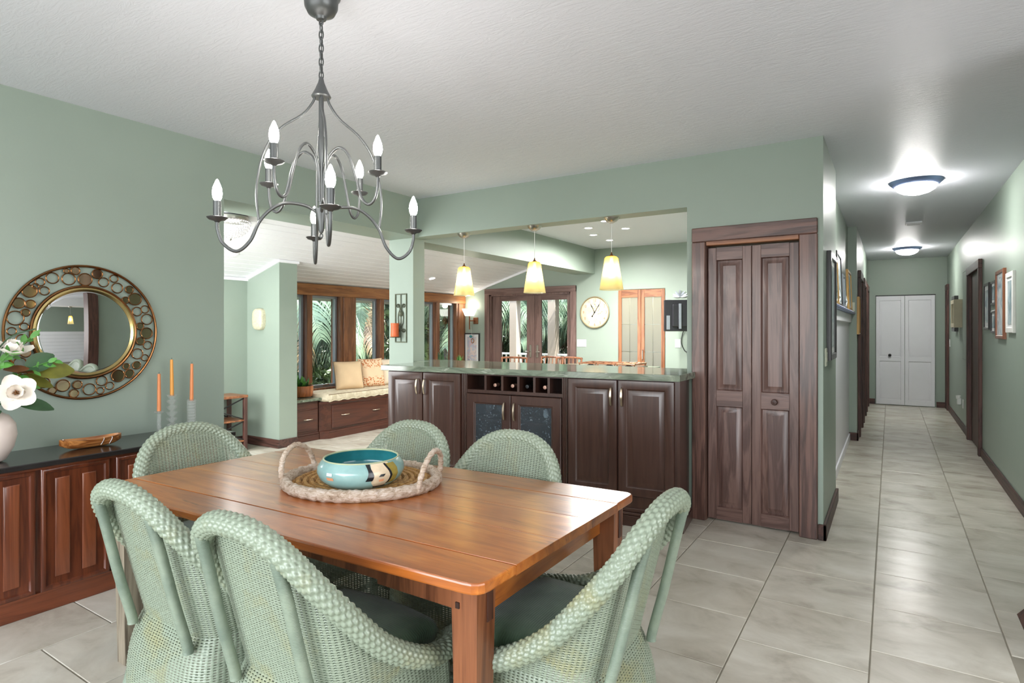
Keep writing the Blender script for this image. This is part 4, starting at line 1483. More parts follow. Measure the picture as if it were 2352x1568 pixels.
def candlestick(x, y, prof, ctop, cbot, wax, lab, labc, lean=0.0):
    t_ = thing('candlestick', lab, 'candlestick', (x, y, 0.7622), 0, 'glass candlesticks on the sideboard')
    obj('stem', MB().lathe(prof, 20), M['clear'], t_, 30)
    c = thing('taper_candle', labc, 'candle', (x, y, 0.7622 + cbot), 0, 'taper candles in glass candlesticks')
    h = ctop - cbot
    obj('wax', MB().tube([(0, 0, 0), (lean * h * .5, 0, h * .5), (lean * h, 0, h)], [0.0115, 0.0105, 0.0085], 12), wax, c)
    obj('wick', MB().tube([(lean * h, 0, h), (lean * h + .001, 0.001, h + 0.012)], 0.0012, 5), M['blackmetal'], c)
candlestick(-3.85, 1.914, [(0.036, 0), (0.036, 0.006), (0.012, 0.014), (0.010, 0.03), (0.014, 0.05), (0.010, 0.06), (0.013, 0.08), (0.010, 0.11), (0.012, 0.125), (0.028, 0.138), (0.030, 0.144), (0.014, 0.146), (0.013, 0.142), (0, 0.142)],
            0.376, 0.1425, M['orange_wax'], 'slender clear glass candlestick with a flat drip pan, shortest of the three', 'orange taper candle in the slender candlestick with the drip pan')
pr = [(0.034, 0), (0.034, 0.006), (0.012, 0.016)]
for k in range(5):
    z = 0.022 + k * 0.038
    pr += [(0.012, z), (0.030, z + 0.022), (0.032, z + 0.028), (0.014, z + 0.034)]
pr += [(0.014, 0.212), (0.030, 0.236), (0.031, 0.240), (0.013, 0.238), (0.012, 0.230), (0, 0.230)]
candlestick(-3.86, 1.998, pr, 0.462, 0.2305, M['gold_wax'], 'tall clear glass candlestick of stacked cones in the middle of the three', 'golden yellow taper candle in the tallest candlestick', -0.02)
pr = [(0.032, 0), (0.032, 0.004)]
for k in range(9):
    z = 0.006 + k * 0.019
    pr += [(0.024, z), (0.027, z + 0.004), (0.027, z + 0.014), (0.024, z + 0.018)]
pr += [(0.027, 0.178), (0.028, 0.196), (0.014, 0.197), (0.013, 0.186), (0, 0.186)]
candlestick(-3.85, 2.118, pr, 0.430, 0.1865, M['orange_wax'], 'straight ribbed clear glass candlestick nearest the sunroom opening', 'orange taper candle in the straight ribbed candlestick', 0.015)

va = thing('flower_vase', 'round blush white vase at the near end of the sideboard', 'vase', (-3.735, 1.045, 0.7622))
obj('body', MB().lathe([(0.0, 0), (0.055, 0), (0.075, 0.012), (0.105, 0.07), (0.118, 0.13), (0.112, 0.185), (0.085, 0.228), (0.055, 0.245), (0.048, 0.258), (0.053, 0.268), (0.046, 0.268), (0.042, 0.25), (0.0, 0.22)], 40), M['ceramic_white'], va, 60)
def leaf(mb, base, direc, up, L, wd, curl=0.25, fold=0.12, n=6):
    d = Vector(direc).normalized()
    s = d.cross(Vector(up)).normalized()
    u = s.cross(d).normalized()
    b0 = Vector(base)
    vs, fs = [], []
    for i in range(n + 1):
        t_ = i / n
        w = wd * (math.sin(PI * min(1, t_ * 0.93 + 0.05)) ** 0.75)
        c = b0 + d * (L * t_) + u * (L * (-curl) * t_ * t_)
        vs += [tuple(c - s * w + u * (fold * w)), tuple(c), tuple(c + s * w + u * (fold * w))]
    for i in range(n):
        a = i * 3
        fs += [(a, a + 1, a + 4, a + 3), (a + 1, a + 2, a + 5, a + 4)]
    mb.add(vs, fs)
def magnolia(name, c, face, size, lab):
    f = thing(name, lab, 'flower', c, 0, 'white magnolia blooms in the vase')
    F = Vector(face).normalized()
    a0 = Vector((0, 0, 1)) if abs(F.z) < 0.9 else Vector((1, 0, 0))
    S = F.cross(a0).normalized()
    Uu = S.cross(F).normalized()
    for ring, (cnt, op, sz) in enumerate(((5, 1.15, 1.0), (4, 0.65, 0.8))):
        for k in range(cnt):
            a = 2 * PI * k / cnt + ring * 0.5
            rad = S * math.cos(a) + Uu * math.sin(a)
            d = (F * math.cos(op) + rad * math.sin(op)).normalized()
            nrm = (F * math.sin(op) - rad * math.cos(op)).normalized()
            tng = d.cross(nrm).normalized()
            L, Wd = size * sz, size * sz * 0.42
            vs, fs = [], []
            for i in range(8):
                t_ = i / 7
                w = Wd * (math.sin(PI * (0.08 + 0.84 * t_)) ** 0.7)
                for j in range(7):
                    q = -1 + j / 3
                    cup = 0.35 * Wd * q * q * (1 - 0.4 * t_) + 0.25 * L * t_ * t_ * (1 if ring else 0.5)
                    vs.append(tuple(d * (L * t_) + tng * (w * q) + nrm * cup))
            for i in range(7):
                for j in range(6):
                    fs.append((i * 7 + j, i * 7 + j + 1, (i + 1) * 7 + j + 1, (i + 1) * 7 + j))
            obj('petal', MB().add(vs, fs), M['petal'], f, 70)
    mb = MB()
    for k in range(14):
        a = k * 2.4
        mb.tube([tuple(F * 0.004), tuple(F * (0.03 * size / 0.1) + (S * math.cos(a) + Uu * math.sin(a)) * 0.012 * (k / 14 + .3))], 0.002, 5)
    obj('stamen', mb, M['stamen'], f)
    return f
magnolia('magnolia_bloom', (-3.67, 1.145, 1.10), (0.85, -0.35, 0.15), 0.105, 'large open magnolia bloom hanging low beside the vase, stamens in view')
magnolia('magnolia_bloom', (-3.73, 1.14, 1.285), (0.35, 0.1, 0.9), 0.10, 'magnolia bloom at the top of the bouquet under the green sprig')
magnolia('magnolia_bloom', (-3.80, 1.0, 1.2), (0.5, -0.6, 0.4), 0.10, 'magnolia bloom on the near side of the bouquet at the picture edge')
fo = thing('bouquet_foliage', 'spray of olive magnolia leaves and fresh green sprigs in the white vase', 'foliage', (-3.735, 1.045, 1.02))
fo['group'] = 'stems in the white vase'
O = fo.location
stem = MB(O)
for p in (((-3.735, 1.045, 0.99), (-3.72, 1.09, 1.1), (-3.70, 1.18, 1.19)), ((-3.735, 1.045, 0.99), (-3.72, 1.06, 1.15), (-3.71, 1.10, 1.33)), ((-3.735, 1.045, 0.99), (-3.74, 1.02, 1.15), (-3.74, 1.12, 1.36), (-3.73, 1.24, 1.42)),
          ((-3.735, 1.045, 0.99), (-3.70, 1.09, 1.05), (-3.68, 1.13, 1.10)), ((-3.735, 1.045, 0.99), (-3.76, 1.02, 1.1), (-3.80, 1.0, 1.2))):
    stem.tube(smoothpath(p, 5), 0.0035, 6)
obj('stem', stem, M['leaf_dark'], fo)
def bigleaf(base, d, up, L, w, mat, curl=0.2):
    mb = MB(O)
    leaf(mb, base, d, up, L, w, curl, 0.18, 8)
    obj('leaf', mb, mat, fo, 60)
bigleaf((-3.70, 1.20, 1.205), (0.1, 1, 0.02), (0.75, 0, 0.6), 0.20, 0.062, M['leaf_olive'], 0.1)
bigleaf((-3.70, 1.19, 1.21), (0.1, 0.8, 0.55), (0.85, 0, 0.5), 0.14, 0.05, M['leaf_dark'], 0.1)
bigleaf((-3.71, 1.16, 1.18), (0.2, 1, -0.35), (0.8, 0, 0.6), 0.16, 0.035, M['leaf_olive'], 0.15)
bigleaf((-3.70, 1.13, 1.19), (0.5, 0.5, 0.3), (0.3, 0, 1), 0.12, 0.04, M['leaf_dark'], 0.2)
bigleaf((-3.70, 1.10, 1.22), (0.5, 0.7, 0.0), (0.5, 0, 0.8), 0.12, 0.035, M['leaf_brown'], 0.2)
bigleaf((-3.66, 1.14, 1.05), (0.4, 0.8, -0.1), (0.7, 0, 0.7), 0.15, 0.04, M['leaf_dark'], 0.25)
bigleaf((-3.72, 1.05, 1.02), (0.6, -0.2, 0.0), (0.2, 0, 1), 0.13, 0.05, M['leaf_dark'], 0.3)
bigleaf((-3.72, 1.12, 1.12), (0.5, 0.6, 0.2), (0.4, 0, 1), 0.13, 0.045, M['leaf_green'], 0.3)
rnd = random.Random(3)
for (p0, p1, cnt, lab) in (((-3.73, 1.06, 1.10), (-3.68, 1.30, 1.255), 9, 'light green sprig reaching across the large olive leaf'), ((-3.74, 1.06, 1.18), (-3.72, 1.23, 1.385), 9, 'light green sprig standing above the top magnolia, over the mirror frame'), ((-3.72, 1.04, 1.14), (-3.68, 1.12, 1.30), 7, 'short light green sprig in front of the top magnolia')):
    sp = thing('leaf_sprig', lab, 'foliage', p0, 0, 'light green sprigs in the bouquet')
    mb = MB(p0)
    A, B = Vector(p0), Vector(p1)
    mid = (A + B) / 2 + Vector((0.02, 0, 0.03))
    mb.tube(smoothpath([A, mid, B], 6), 0.0018, 5)
    obj('stem', mb, M['leaf_green'], sp)
    for k in range(cnt):
        t_ = 0.25 + 0.75 * k / (cnt - 1)
        c = (1 - t_) ** 2 * A + 2 * t_ * (1 - t_) * mid + t_ * t_ * B
        d = (B - A).normalized() + Vector((rnd.uniform(-.6, .8), rnd.uniform(-.5, .5), (1 if k % 2 else -1) * rnd.uniform(.4, 1.0)))
        m2 = MB(p0)
        leaf(m2, tuple(c), d, (0.8, 0.1, 0.5), rnd.uniform(0.04, 0.06), rnd.uniform(0.011, 0.016), 0.2, 0.1, 4)
        obj('leaf', m2, M['leaf_green'], sp, 60)

# ---- round mirror
mi = thing('round_mirror', 'round wall mirror with a wide bronze frame of rings and mirrored discs', 'mirror', (-3.98, 1.562, 1.40), PI / 2)
def circ(cx, cz, r, y, n=28):
    return [(cx + r * math.cos(2 * PI * k / n), y, cz + r * math.sin(2 * PI * k / n)) for k in range(n)]
def disc(mb, cx, cz, r, y, n=28, h=0.003, dome=0.0):
    vs = [(cx, y - h - dome, cz)] + circ(cx, cz, r * 0.93, y - h, n) + circ(cx, cz, r, y, n)
    fs = [(0, 1 + (k + 1) % n, 1 + k) for k in range(n)]
    fs += [(1 + k, 1 + (k + 1) % n, 1 + n + (k + 1) % n, 1 + n + k) for k in range(n)]
    return mb.add(vs, fs)
obj('glass', disc(MB(), 0, 0, 0.242, -0.018, 64, 0.002), M['mirror'], mi)
m = MB()
for r0, r1, y0, y1 in ((0.238, 0.250, -0.020, -0.030), (0.250, 0.266, -0.030, -0.024)):
    n = 72
    vs = circ(0, 0, r0, y0, n) + circ(0, 0, r1, y1, n)
    m.add(vs, [(k, (k + 1) % n, n + (k + 1) % n, n + k) for k in range(n)])
obj('inner_bezel', m, M['brass'], mi)
obj('inner_ring', MB().tube(circ(0, 0, 0.266, -0.020, 72), 0.009, 8, closed=True), M['bronze'], mi)
obj('outer_ring', MB().tube(circ(0, 0, 0.386, -0.022, 80), 0.0075, 8, closed=True), M['bronze'], mi)
obj('backing', disc(MB(), 0, 0, 0.26, -0.004, 64, 0.008), M['blackmetal'], mi)
CIRC = [(-0.101, 0.35, 0.016, 'm'), (-0.057, 0.355, 0.025, 'm'), (-0.168, 0.305, 0.033, 'o'), (-0.09, 0.305, 0.036, 'o'), (-0.008, 0.308, 0.038, 'm'), (0.055, 0.345, 0.03, 'm'), (0.088, 0.298, 0.030, 'o'), (0.144, 0.324, 0.025, 'o'), (0.162, 0.268, 0.033, 'o'), (0.23, 0.262, 0.025, 'm'), (0.262, 0.205, 0.040, 'm'), (0.208, 0.196, 0.0225, 'm'), (0.320, 0.143, 0.026, 'o'), (0.274, 0.128, 0.030, 'o'), (0.332, 0.080, 0.0355, 'o'), (0.292, 0.036, 0.024, 'm'), (0.330, -0.008, 0.037, 'm'), (0.294, -0.058, 0.026, 'm'), (0.336, -0.084, 0.0275, 'o'), (0.276, -0.136, 0.0345, 'o'), (0.320, -0.162, 0.0225, 'o'), (0.272, -0.207, 0.026, 'm'), (0.212, -0.211, 0.021, 'm'), (0.166, -0.266, 0.0385, 'm'), (0.230, -0.257, 0.029, 'm'), (0.121, -0.323, 0.025, 'o'), (0.078, -0.290, 0.031, 'o'), (0.070, -0.348, 0.0225, 'o'), (0.014, -0.335, 0.0355, 'o'), (-0.046, -0.303, 0.0255, 'm'), (-0.064, -0.352, 0.0255, 'm'), (-0.118, -0.302, 0.036, 'm'), (-0.169, -0.326, 0.022, 'm'), (-0.207, -0.279, 0.0305, 'o'), (-0.225, 0.279, 0.0245, 'o'), (-0.272, 0.226, 0.0365, 'm'), (-0.205, 0.231, 0.026, 'o'), (-0.320, 0.159, 0.0305, 'm'), (-0.268, 0.155, 0.0255, 'm'), (-0.334, 0.078, 0.0405, 'o'), (-0.290, 0.108, 0.0225, 'm'), (-0.296, 0.032, 0.0225, 'o'), (-0.306, -0.037, 0.029, 'o'), (-0.350, 0.007, 0.0235, 'o'), (-0.342, -0.09, 0.028, 'o'), (-0.290, -0.11, 0.026, 'm'), (-0.315, -0.165, 0.032, 'o'), (-0.265, -0.20, 0.03, 'm'), (-0.245, -0.262, 0.024, 'o'), (-0.245, 0.255, 0.018, 'o')]
for cx, cz, r, kd in CIRC:
    rg = obj('disc_rim' if kd == 'm' else 'open_ring', MB().tube(circ(cx, cz, r - 0.003, -0.022, 26), 0.0036, 6, closed=True), M['bronze'], mi)
    if kd == 'm':
        obj('mirror_disc', disc(MB(), cx, cz, r - 0.004, -0.020, 26, 0.003), M['mirror_warm'], rg)

# ---- chandelier
chd = thing('chandelier', 'two-tier iron chandelier with eight lit candle bulbs hanging over the table', 'chandelier', (-1.85, 1.52, 0))
D = 2.28
def Zc(k):
    return 1.42 + k * D
obj('canopy', MB().lathe([(0.018, 2.612), (0.022, 2.622), (0.05, 2.636), (0.062, 2.66), (0.064, 2.69), (0.072, 2.70), (0.074, 2.7195)], 28), M['iron'], chd)
lk = MB().tube([(0.0, 0, 2.602) if False else (0.010 * math.cos(a), 0, 2.604 + 0.014 * math.sin(a)) for a in [2 * PI * q / 14 for q in range(14)]], 0.003, 6, closed=True)
obj('loop', lk, M['iron'], chd)
zt, zb = 2.594, 2.385
nl = 8
pitch = (zt - zb) / nl
lkb = MB()
for q in range(nl):
    zc_ = zt - (q + 0.5) * pitch
    a0 = 0 if q % 2 else PI / 2
    pts = []
    for k in range(14):
        a = 2 * PI * k / 14
        rx, rz_ = 0.0085 * math.cos(a), (pitch * 0.5 + 0.0055) * math.sin(a)
        pts.append((rx * math.cos(a0 + 0.4), rx * math.sin(a0 + 0.4), zc_ + rz_))
    obj('chain_link', MB().tube(pts, 0.0026, 6, closed=True), M['iron'], chd)
obj('cord', MB().tube([(0.003, 0.002, 2.61), (-0.003, 0.003, 2.5), (0.003, -0.002, 2.38)], 0.002, 6), M['iron'], chd)
obj('cone_cap', MB().lathe([(0.005, 2.392), (0.009, 2.384), (0.012, 2.37), (0.022, 2.345), (0.034, 2.322), (0.037, 2.316), (0.034, 2.311), (0.0, 2.311)], 24), M['iron'], chd)
obj('stem', MB().lathe([(0.0, 1.86), (0.0095, 1.862), (0.0095, 2.06), (0.012, 2.065), (0.012, 2.16), (0.0095, 2.165), (0.0095, 2.315)], 14), M['iron'], chd)
obj('hub_cup', MB().lathe([(0.006, 1.79), (0.010, 1.80), (0.013, 1.83), (0.024, 1.872), (0.026, 1.882), (0.010, 1.886)], 20), M['iron'], chd)
obj('finial', MB().tube([(0.008 * math.cos(a), 0, 1.779 + 0.008 * math.sin(a)) for a in [2 * PI * q / 12 for q in range(12)]], 0.0025, 6, closed=True), M['iron'], chd)
def rad(ang, pts):
    return [(math.cos(ang) * r * D, math.sin(ang) * r * D, Zc(z)) for r, z in pts]
def candle(ang, r, z):
    x, y, zz = math.cos(ang) * r * D, math.sin(ang) * r * D, Zc(z)
    cd = MB((0, 0, 0))
    d = obj('drip_pan', MB().lathe([(0.006, -0.012), (0.012, -0.006), (0.028, -0.002), (0.036, 0.006), (0.034, 0.008), (0.0, 0.002)], 20, (x, y, zz)), M['iron'], chd)
    obj('candle_sleeve', MB().lathe([(0.014, 0.0), (0.014, 0.066), (0.0, 0.066)], 14, (x, y, zz)), M['iron'], d)
    obj('bulb', MB().lathe([(0.009, 0.066), (0.015, 0.078), (0.0175, 0.094), (0.015, 0.114), (0.008, 0.132), (0.004, 0.142), (0.0, 0.146)], 16, (x, y, zz)), M['bulb'], d, label='lit candle bulb')
for k in range(4):
    a = math.radians(55.2 + 90 * k)
    pts = rad(a, [(0.008, 0.197), (0.025, 0.2065), (0.055, 0.2085), (0.078, 0.197), (0.0966, 0.1745), (0.110, 0.143), (0.130, 0.1247), (0.150, 0.137), (0.1575, 0.158), (0.158, 0.1735)])
    obj('lower_arm', MB().tube(smoothpath(pts, 7), 0.0062, 8), M['iron'], chd, 60)
    cn = rad(a, [(0.010, 0.394), (0.014, 0.381), (0.030, 0.359), (0.0616, 0.334), (0.082, 0.306), (0.0946, 0.270), (0.101, 0.223), (0.0975, 0.1775)])
    obj('cane', MB().tube(smoothpath(cn, 7), 0.0048, 8), M['iron'], chd, 60)
    candle(a, 0.158, 0.1744)
for k in range(4):
    a = math.radians(102.7 + 90 * k)
    pts = rad(a, [(0.004, 0.215), (0.006, 0.262), (0.016, 0.290), (0.036, 0.303), (0.055, 0.288), (0.070, 0.248), (0.080, 0.216), (0.093, 0.204), (0.105, 0.212), (0.1105, 0.232), (0.111, 0.251)])
    obj('upper_arm', MB().tube(smoothpath(pts, 7), 0.0056, 8), M['iron'], chd, 60)
    candle(a, 0.111, 0.252)

# ---- bar cabinets (turned six degrees to the wall)
A6 = math.atan(0.105)
BO = (-3.755, 3.83)
def bar(name, label, u):
    return thing(name, label, 'cabinet', (BO[0] + math.cos(A6) * u, BO[1] + math.sin(A6) * u, 0), A6, 'bar cabinets under the green counter')
def pull(mb, u, z0, z1, y=-0.022):
    p = smoothpath([(u, y, z0), (u, y - 0.018, z0 + 0.012), (u, y - 0.030, (z0 + z1) / 2), (u, y - 0.018, z1 - 0.012), (u, y, z1)], 5)
    vs, fs = [], []
    n = len(p)
    for i, q in enumerate(p):
        w = 0.0075 - 0.0025 * abs(2 * i / (n - 1) - 1)
        for dx, dy in ((-w, -0.004), (w, -0.004), (w, 0.004), (-w, 0.004)):
            vs.append((q.x + dx, q.y + dy * 0.8, q.z))
    for i in range(n - 1):
        for e in range(4):
            g = (e + 1) % 4
            fs.append((i * 4 + e, i * 4 + g, i * 4 + 4 + g, i * 4 + 4 + e))
    fs += [(3, 2, 1, 0), tuple((n - 1) * 4 + e for e in range(4))]
    return mb.add(vs, fs)
RAISED = [(0, -0.014), (0.004, -0.021), (0.012, -0.022), (0.060, -0.022), (0.064, -0.019), (0.072, -0.009), (0.080, -0.009), (0.105, -0.017), (0.108, -0.017)]
def raised_door(t_, u0, u1, z0, z1, hu, k=1.0):
    d = obj('door', MB().rings(u0, u1, z0, z1, [(i * k, y) for i, y in RAISED], 0.0), M['espresso'], t_)
    obj('handle', pull(MB(), hu, 0.857, 0.995), M['pull'], d, 60, label='champagne metal bow pull')
def plinth(t_, u0, u1, left=False, right=False):
    mb = MB()
    e1 = -0.028 if left else 0
    e2 = 0.028 if right else 0
    mb.box(u0 + e1, u1 + e2, -0.028, 0.34, 0.0, 0.075, 0.003)
    mb.box(u0 + e1 * .8, u1 + e2 * .8, -0.022, 0.335, 0.075, 0.098, 0.006)
    mb.box(u0 + e1 * .45, u1 + e2 * .45, -0.013, 0.33, 0.098, 0.128, 0.006)
    obj('plinth', mb, M['espresso_x'], t_)
c1 = bar('bar_cabinet', 'left dark two-door bar cabinet beside the window seat', 0)
obj('body', MB().box(0, 0.757, 0.0, 0.34, 0.0, 1.05), M['espresso'], c1)
raised_door(c1, 0.004, 0.373, 0.215, 1.047, 0.325)
raised_door(c1, 0.379, 0.753, 0.215, 1.047, 0.389 + 0.012)
plinth(c1, 0, 0.757, True)
c2 = bar('wine_cabinet', 'middle dark bar cabinet with wine cubbies over two glass doors', 0.757)
ob = MB()
ob.box(0.0, 0.055, 0.0, 0.34, 0, 1.05).box(0.895, 0.945, 0.0, 0.34, 0, 1.05).box(0.055, 0.895, 0.32, 0.34, 0, 1.05)
ob.box(0.055, 0.895, 0.0, 0.32, 0.10, 0.22).box(0.055, 0.895, 0.0, 0.32, 0.895, 0.922).box(0.055, 0.895, 0.0, 0.32, 1.04, 1.05)
obj('body', ob, M['espresso'], c2)
for u in (0.010, 0.026, 0.042, 0.905, 0.921, 0.937):
    obj('reeded_strip', MB().tube([(u, -0.002, 0.13), (u, -0.002, 1.05)], 0.0065, 8), M['espresso'], c2)
for u in (0.222, 0.376, 0.520, 0.660, 0.782):
    obj('divider', MB().box(u - 0.010, u + 0.010, 0.004, 0.32, 0.922, 1.04), M['espresso'], c2)
obj('shelf', MB().box(0.055, 0.895, 0.03, 0.32, 0.662, 0.680), M['espresso_x'], c2)
for u0, u1, hu, g in ((0.058, 0.462, 0.412, 0), (0.467, 0.893, 0.501, 1)):
    fr = MB().frame(u0, u1, 0.225, 0.890, 0.072, -0.022, 0.0, 0.005)
    d = obj('door', fr, M['espresso'], c2)
    obj('inner_moulding', MB().frame(u0 + 0.07, u1 - 0.07, 0.295, 0.820, 0.012, -0.017, -0.004, 0.004), M['espresso'], d)
    obj('pane', MB().box(u0 + 0.075, u1 - 0.075, -0.011, -0.007, 0.30, 0.815), M['seeded'], d, label='seeded glass pane')
    obj('handle', pull(MB(), hu, 0.69, 0.835), M['pull'], d, 60, label='champagne metal bow pull')
plinth(c2, 0, 0.945)
c3 = bar('bar_cabinet', 'right dark two-door bar cabinet beside the closet door, end panel in view', 1.702)
obj('body', MB().box(0, 0.815, 0.0, 0.34, 0.0, 1.05), M['espresso'], c3)
obj('end_panel', MB().box(0.815, 0.833, -0.005, 0.345, 0.0, 1.05), M['espresso'], c3)
raised_door(c3, 0.004, 0.387, 0.215, 1.047, 0.345)
raised_door(c3, 0.394, 0.797, 0.215, 1.047, 0.426)
plinth(c3, 0, 0.833, False, True)

def bar_pt(u, v, z):
    return (BO[0] + math.cos(A6) * u - math.sin(A6) * v, BO[1] + math.sin(A6) * u + math.cos(A6) * v, z)
for k, (u, foil, lab) in enumerate(((1.045, 'foil', 'wine bottle lying in the second cubby from the left'), (1.205, 'foil', 'wine bottle lying in the third cubby from the left'),
                                    (1.335, 'tvblack', 'wine bottle with a dark capsule in the fourth cubby from the left'), (1.488, 'foil', 'wine bottle lying in the fifth cubby, against its right divider'))):
    z0 = 0.9232 + 0.037
    b_ = thing('wine_bottle', lab, 'bottle', bar_pt(u, 0.045, z0), A6, 'wine bottles in the bar cubbies')
    mb = MB()
    mb.T = Matrix.Rotation(-PI / 2, 4, 'X')
    mb.lathe([(0.0135, 0.05), (0.0135, 0.085), (0.020, 0.105), (0.036, 0.13), (0.0365, 0.262), (0.0, 0.262)], 18)
    obj('body', mb, M['bottle'], b_)
    mb = MB()
    mb.T = Matrix.Rotation(-PI / 2, 4, 'X')
    mb.lathe([(0.0, 0.0), (0.0145, 0.001), (0.0155, 0.006), (0.0145, 0.012), (0.0145, 0.06)], 18)
    obj('capsule', mb, M[foil], b_)
def goblet(u, v, lab):
    g = thing('wine_glass', lab, 'glass', bar_pt(u, v, 0.6805), 0, 'glassware behind the left cabinet pane')
    obj('bowl', MB().lathe([(0.032, 0.0), (0.032, 0.003), (0.005, 0.008), (0.004, 0.05), (0.02, 0.062), (0.034, 0.085), (0.035, 0.125), (0.033, 0.14), (0.032, 0.14), (0.034, 0.11), (0.03, 0.085), (0.0, 0.064)], 16), M['clear'], g)
goblet(0.96, 0.11, 'clear stemmed glass on the cabinet shelf, left one')
goblet(1.07, 0.10, 'clear stemmed glass on the cabinet shelf, next to the door pull')
goblet(1.125, 0.18, 'clear stemmed glass on the cabinet shelf, at the back')
eg = thing('porcelain_egg', 'white porcelain egg on a glass foot behind the right cabinet pane', 'ornament', bar_pt(1.475, 0.10, 0.6805))
obj('egg', MB().lathe([(0.0, 0.03), (0.014, 0.034), (0.023, 0.055), (0.021, 0.08), (0.012, 0.10), (0.0, 0.108)], 18), M['egg'], eg)
obj('foot', MB().lathe([(0.03, 0), (0.03, 0.003), (0.01, 0.010), (0.012, 0.02), (0.022, 0.036), (0.02, 0.036), (0.0, 0.024)], 16), M['clear'], eg)
pi_ = thing('glass_pitcher', 'clear glass pitcher beside the porcelain egg', 'pitcher', bar_pt(1.57, 0.13, 0.6805))
obj('body', MB().lathe([(0.04, 0), (0.045, 0.01), (0.05, 0.06), (0.04, 0.10), (0.036, 0.125), (0.034, 0.125), (0.038, 0.10), (0.047, 0.06), (0.0, 0.01)], 18), M['clear'], pi_)
obj('handle', MB().tube(smoothpath([(-0.04, 0, 0.105), (-0.075, 0, 0.10), (-0.08, 0, 0.05), (-0.048, 0, 0.03)], 5), 0.005, 8), M['clear'], pi_)

ct = thing('bar_counter', 'long green quartzite bar counter running through the opening under the pendants', 'countertop', (-2.5, 4.2, 1.05))
poly = [(-3.815, 3.788), (-1.225, 4.058), (-1.225, 4.440), (-1.300, 4.440), (-1.300, 4.78), (-4.05, 4.78), (-4.05, 4.475), (-3.84, 4.475)]
obj('slab', slab(poly, 1.0525, 1.099, 0.003, ct.location), M['stone'], ct, 20)

# ---- kitchen island with cooktop behind the bar
ki = thing('kitchen_island', 'kitchen island with green stone top behind the bar counter', 'island', (-3.3, 7.5, 0))
O = ki.location
obj('body', MB(O).box(-3.92, -2.68, 7.26, 7.80, 0.0, 0.865), M['espresso'], ki)
obj('stone_top', MB(O).box(-3.98, -2.64, 7.21, 7.86, 0.866, 0.908, 0.004), M['stone'], ki)
ck = thing('cooktop', 'gas cooktop with cast grates set on the kitchen island', 'cooktop', (-3.2, 7.52, 0.909))
obj('steel_pan', MB((-3.2, 7.52, 0)).box(-3.62, -2.78, 7.27, 7.77, 0.0, 0.012, 0.004), M['nickel'], ck)
for k in range(3):
    x0 = -3.60 + k * 0.275
    g = MB((-3.2, 7.52, 0))
    for y in (7.30, 7.52, 7.74):
        g.box(x0, x0 + 0.26, y - 0.007, y + 0.007, 0.036, 0.052, 0.002)
    for x in (x0 + 0.01, x0 + 0.13, x0 + 0.25):
        g.box(x - 0.007, x + 0.007, 7.30, 7.74, 0.036, 0.052, 0.002)
    for x in (x0 + 0.01, x0 + 0.25):
        for y in (7.31, 7.73):
            g.box(x - 0.006, x + 0.006, y - 0.006, y + 0.006, 0.012, 0.04)
    obj('grate', g, M['copper'], ck)
    obj('burner', MB((-3.2, 7.52, 0)).lathe([(0.05, 0.012), (0.05, 0.02), (0.034, 0.022), (0.034, 0.03), (0, 0.031)], 16, (x0 + 0.13, 7.42, 0)), M['blackmetal'], ck)

# ---- pendants over the bar
pn = thing('pendant_lamp', 'amber glass pendant over the bar, farthest from the closet door', 'pendant', (-3.475, 4.56, 2.34), 0, 'amber pendants over the bar')
obj('canopy', MB().lathe([(0.008, -0.046), (0.018, -0.044), (0.045, -0.030), (0.060, -0.010), (0.064, 0.0)], 24), M['nickel'], pn)
obj('cord', MB().tube([(0, 0, -0.045), (0, 0, -0.30)], 0.0022, 6), M['plastic_white'], pn)
obj('socket_cap', MB().lathe([(0.004, -0.285), (0.007, -0.30), (0.012, -0.308), (0.024, -0.318), (0.024, -0.322), (0, -0.322)], 18), M['copper'], pn)
sp_ = MB()
outp = [(0.022, -0.318), (0.040, -0.322), (0.052, -0.336), (0.060, -0.40), (0.072, -0.48), (0.083, -0.55), (0.090, -0.598)]
inp = [(r - 0.004, z + (0.0 if i else -0.004)) for i, (r, z) in enumerate(outp)][::-1]
sp_.lathe(outp + inp, 32, pw=3.2)
obj('glass_shade', sp_, M['amber'], pn, 60)
obj('bulb', MB().lathe([(0.0, -0.50), (0.018, -0.494), (0.029, -0.47), (0.030, -0.445), (0.022, -0.41), (0.013, -0.38), (0.012, -0.325)], 16), M['pendant_bulb'], pn, label='lit bulb')
copy_tree(pn, loc=(-2.684, 4.56, 2.34), label='amber glass pendant over the middle of the bar')
copy_tree(pn, loc=(-1.945, 4.56, 2.34), label='amber glass pendant over the bar, nearest the closet door')
for x, y, lab in ((2.38, 3.55, 'pendant in the open room, nearest the wooden post'), (2.38, 4.35, 'pendant in the open room, middle of three'), (2.38, 5.2, 'pendant in the open room, farthest of three')):
    c = copy_tree(pn, loc=(x, y, 2.25), label=lab)
    c['group'] = 'pendants in the open room on the right'

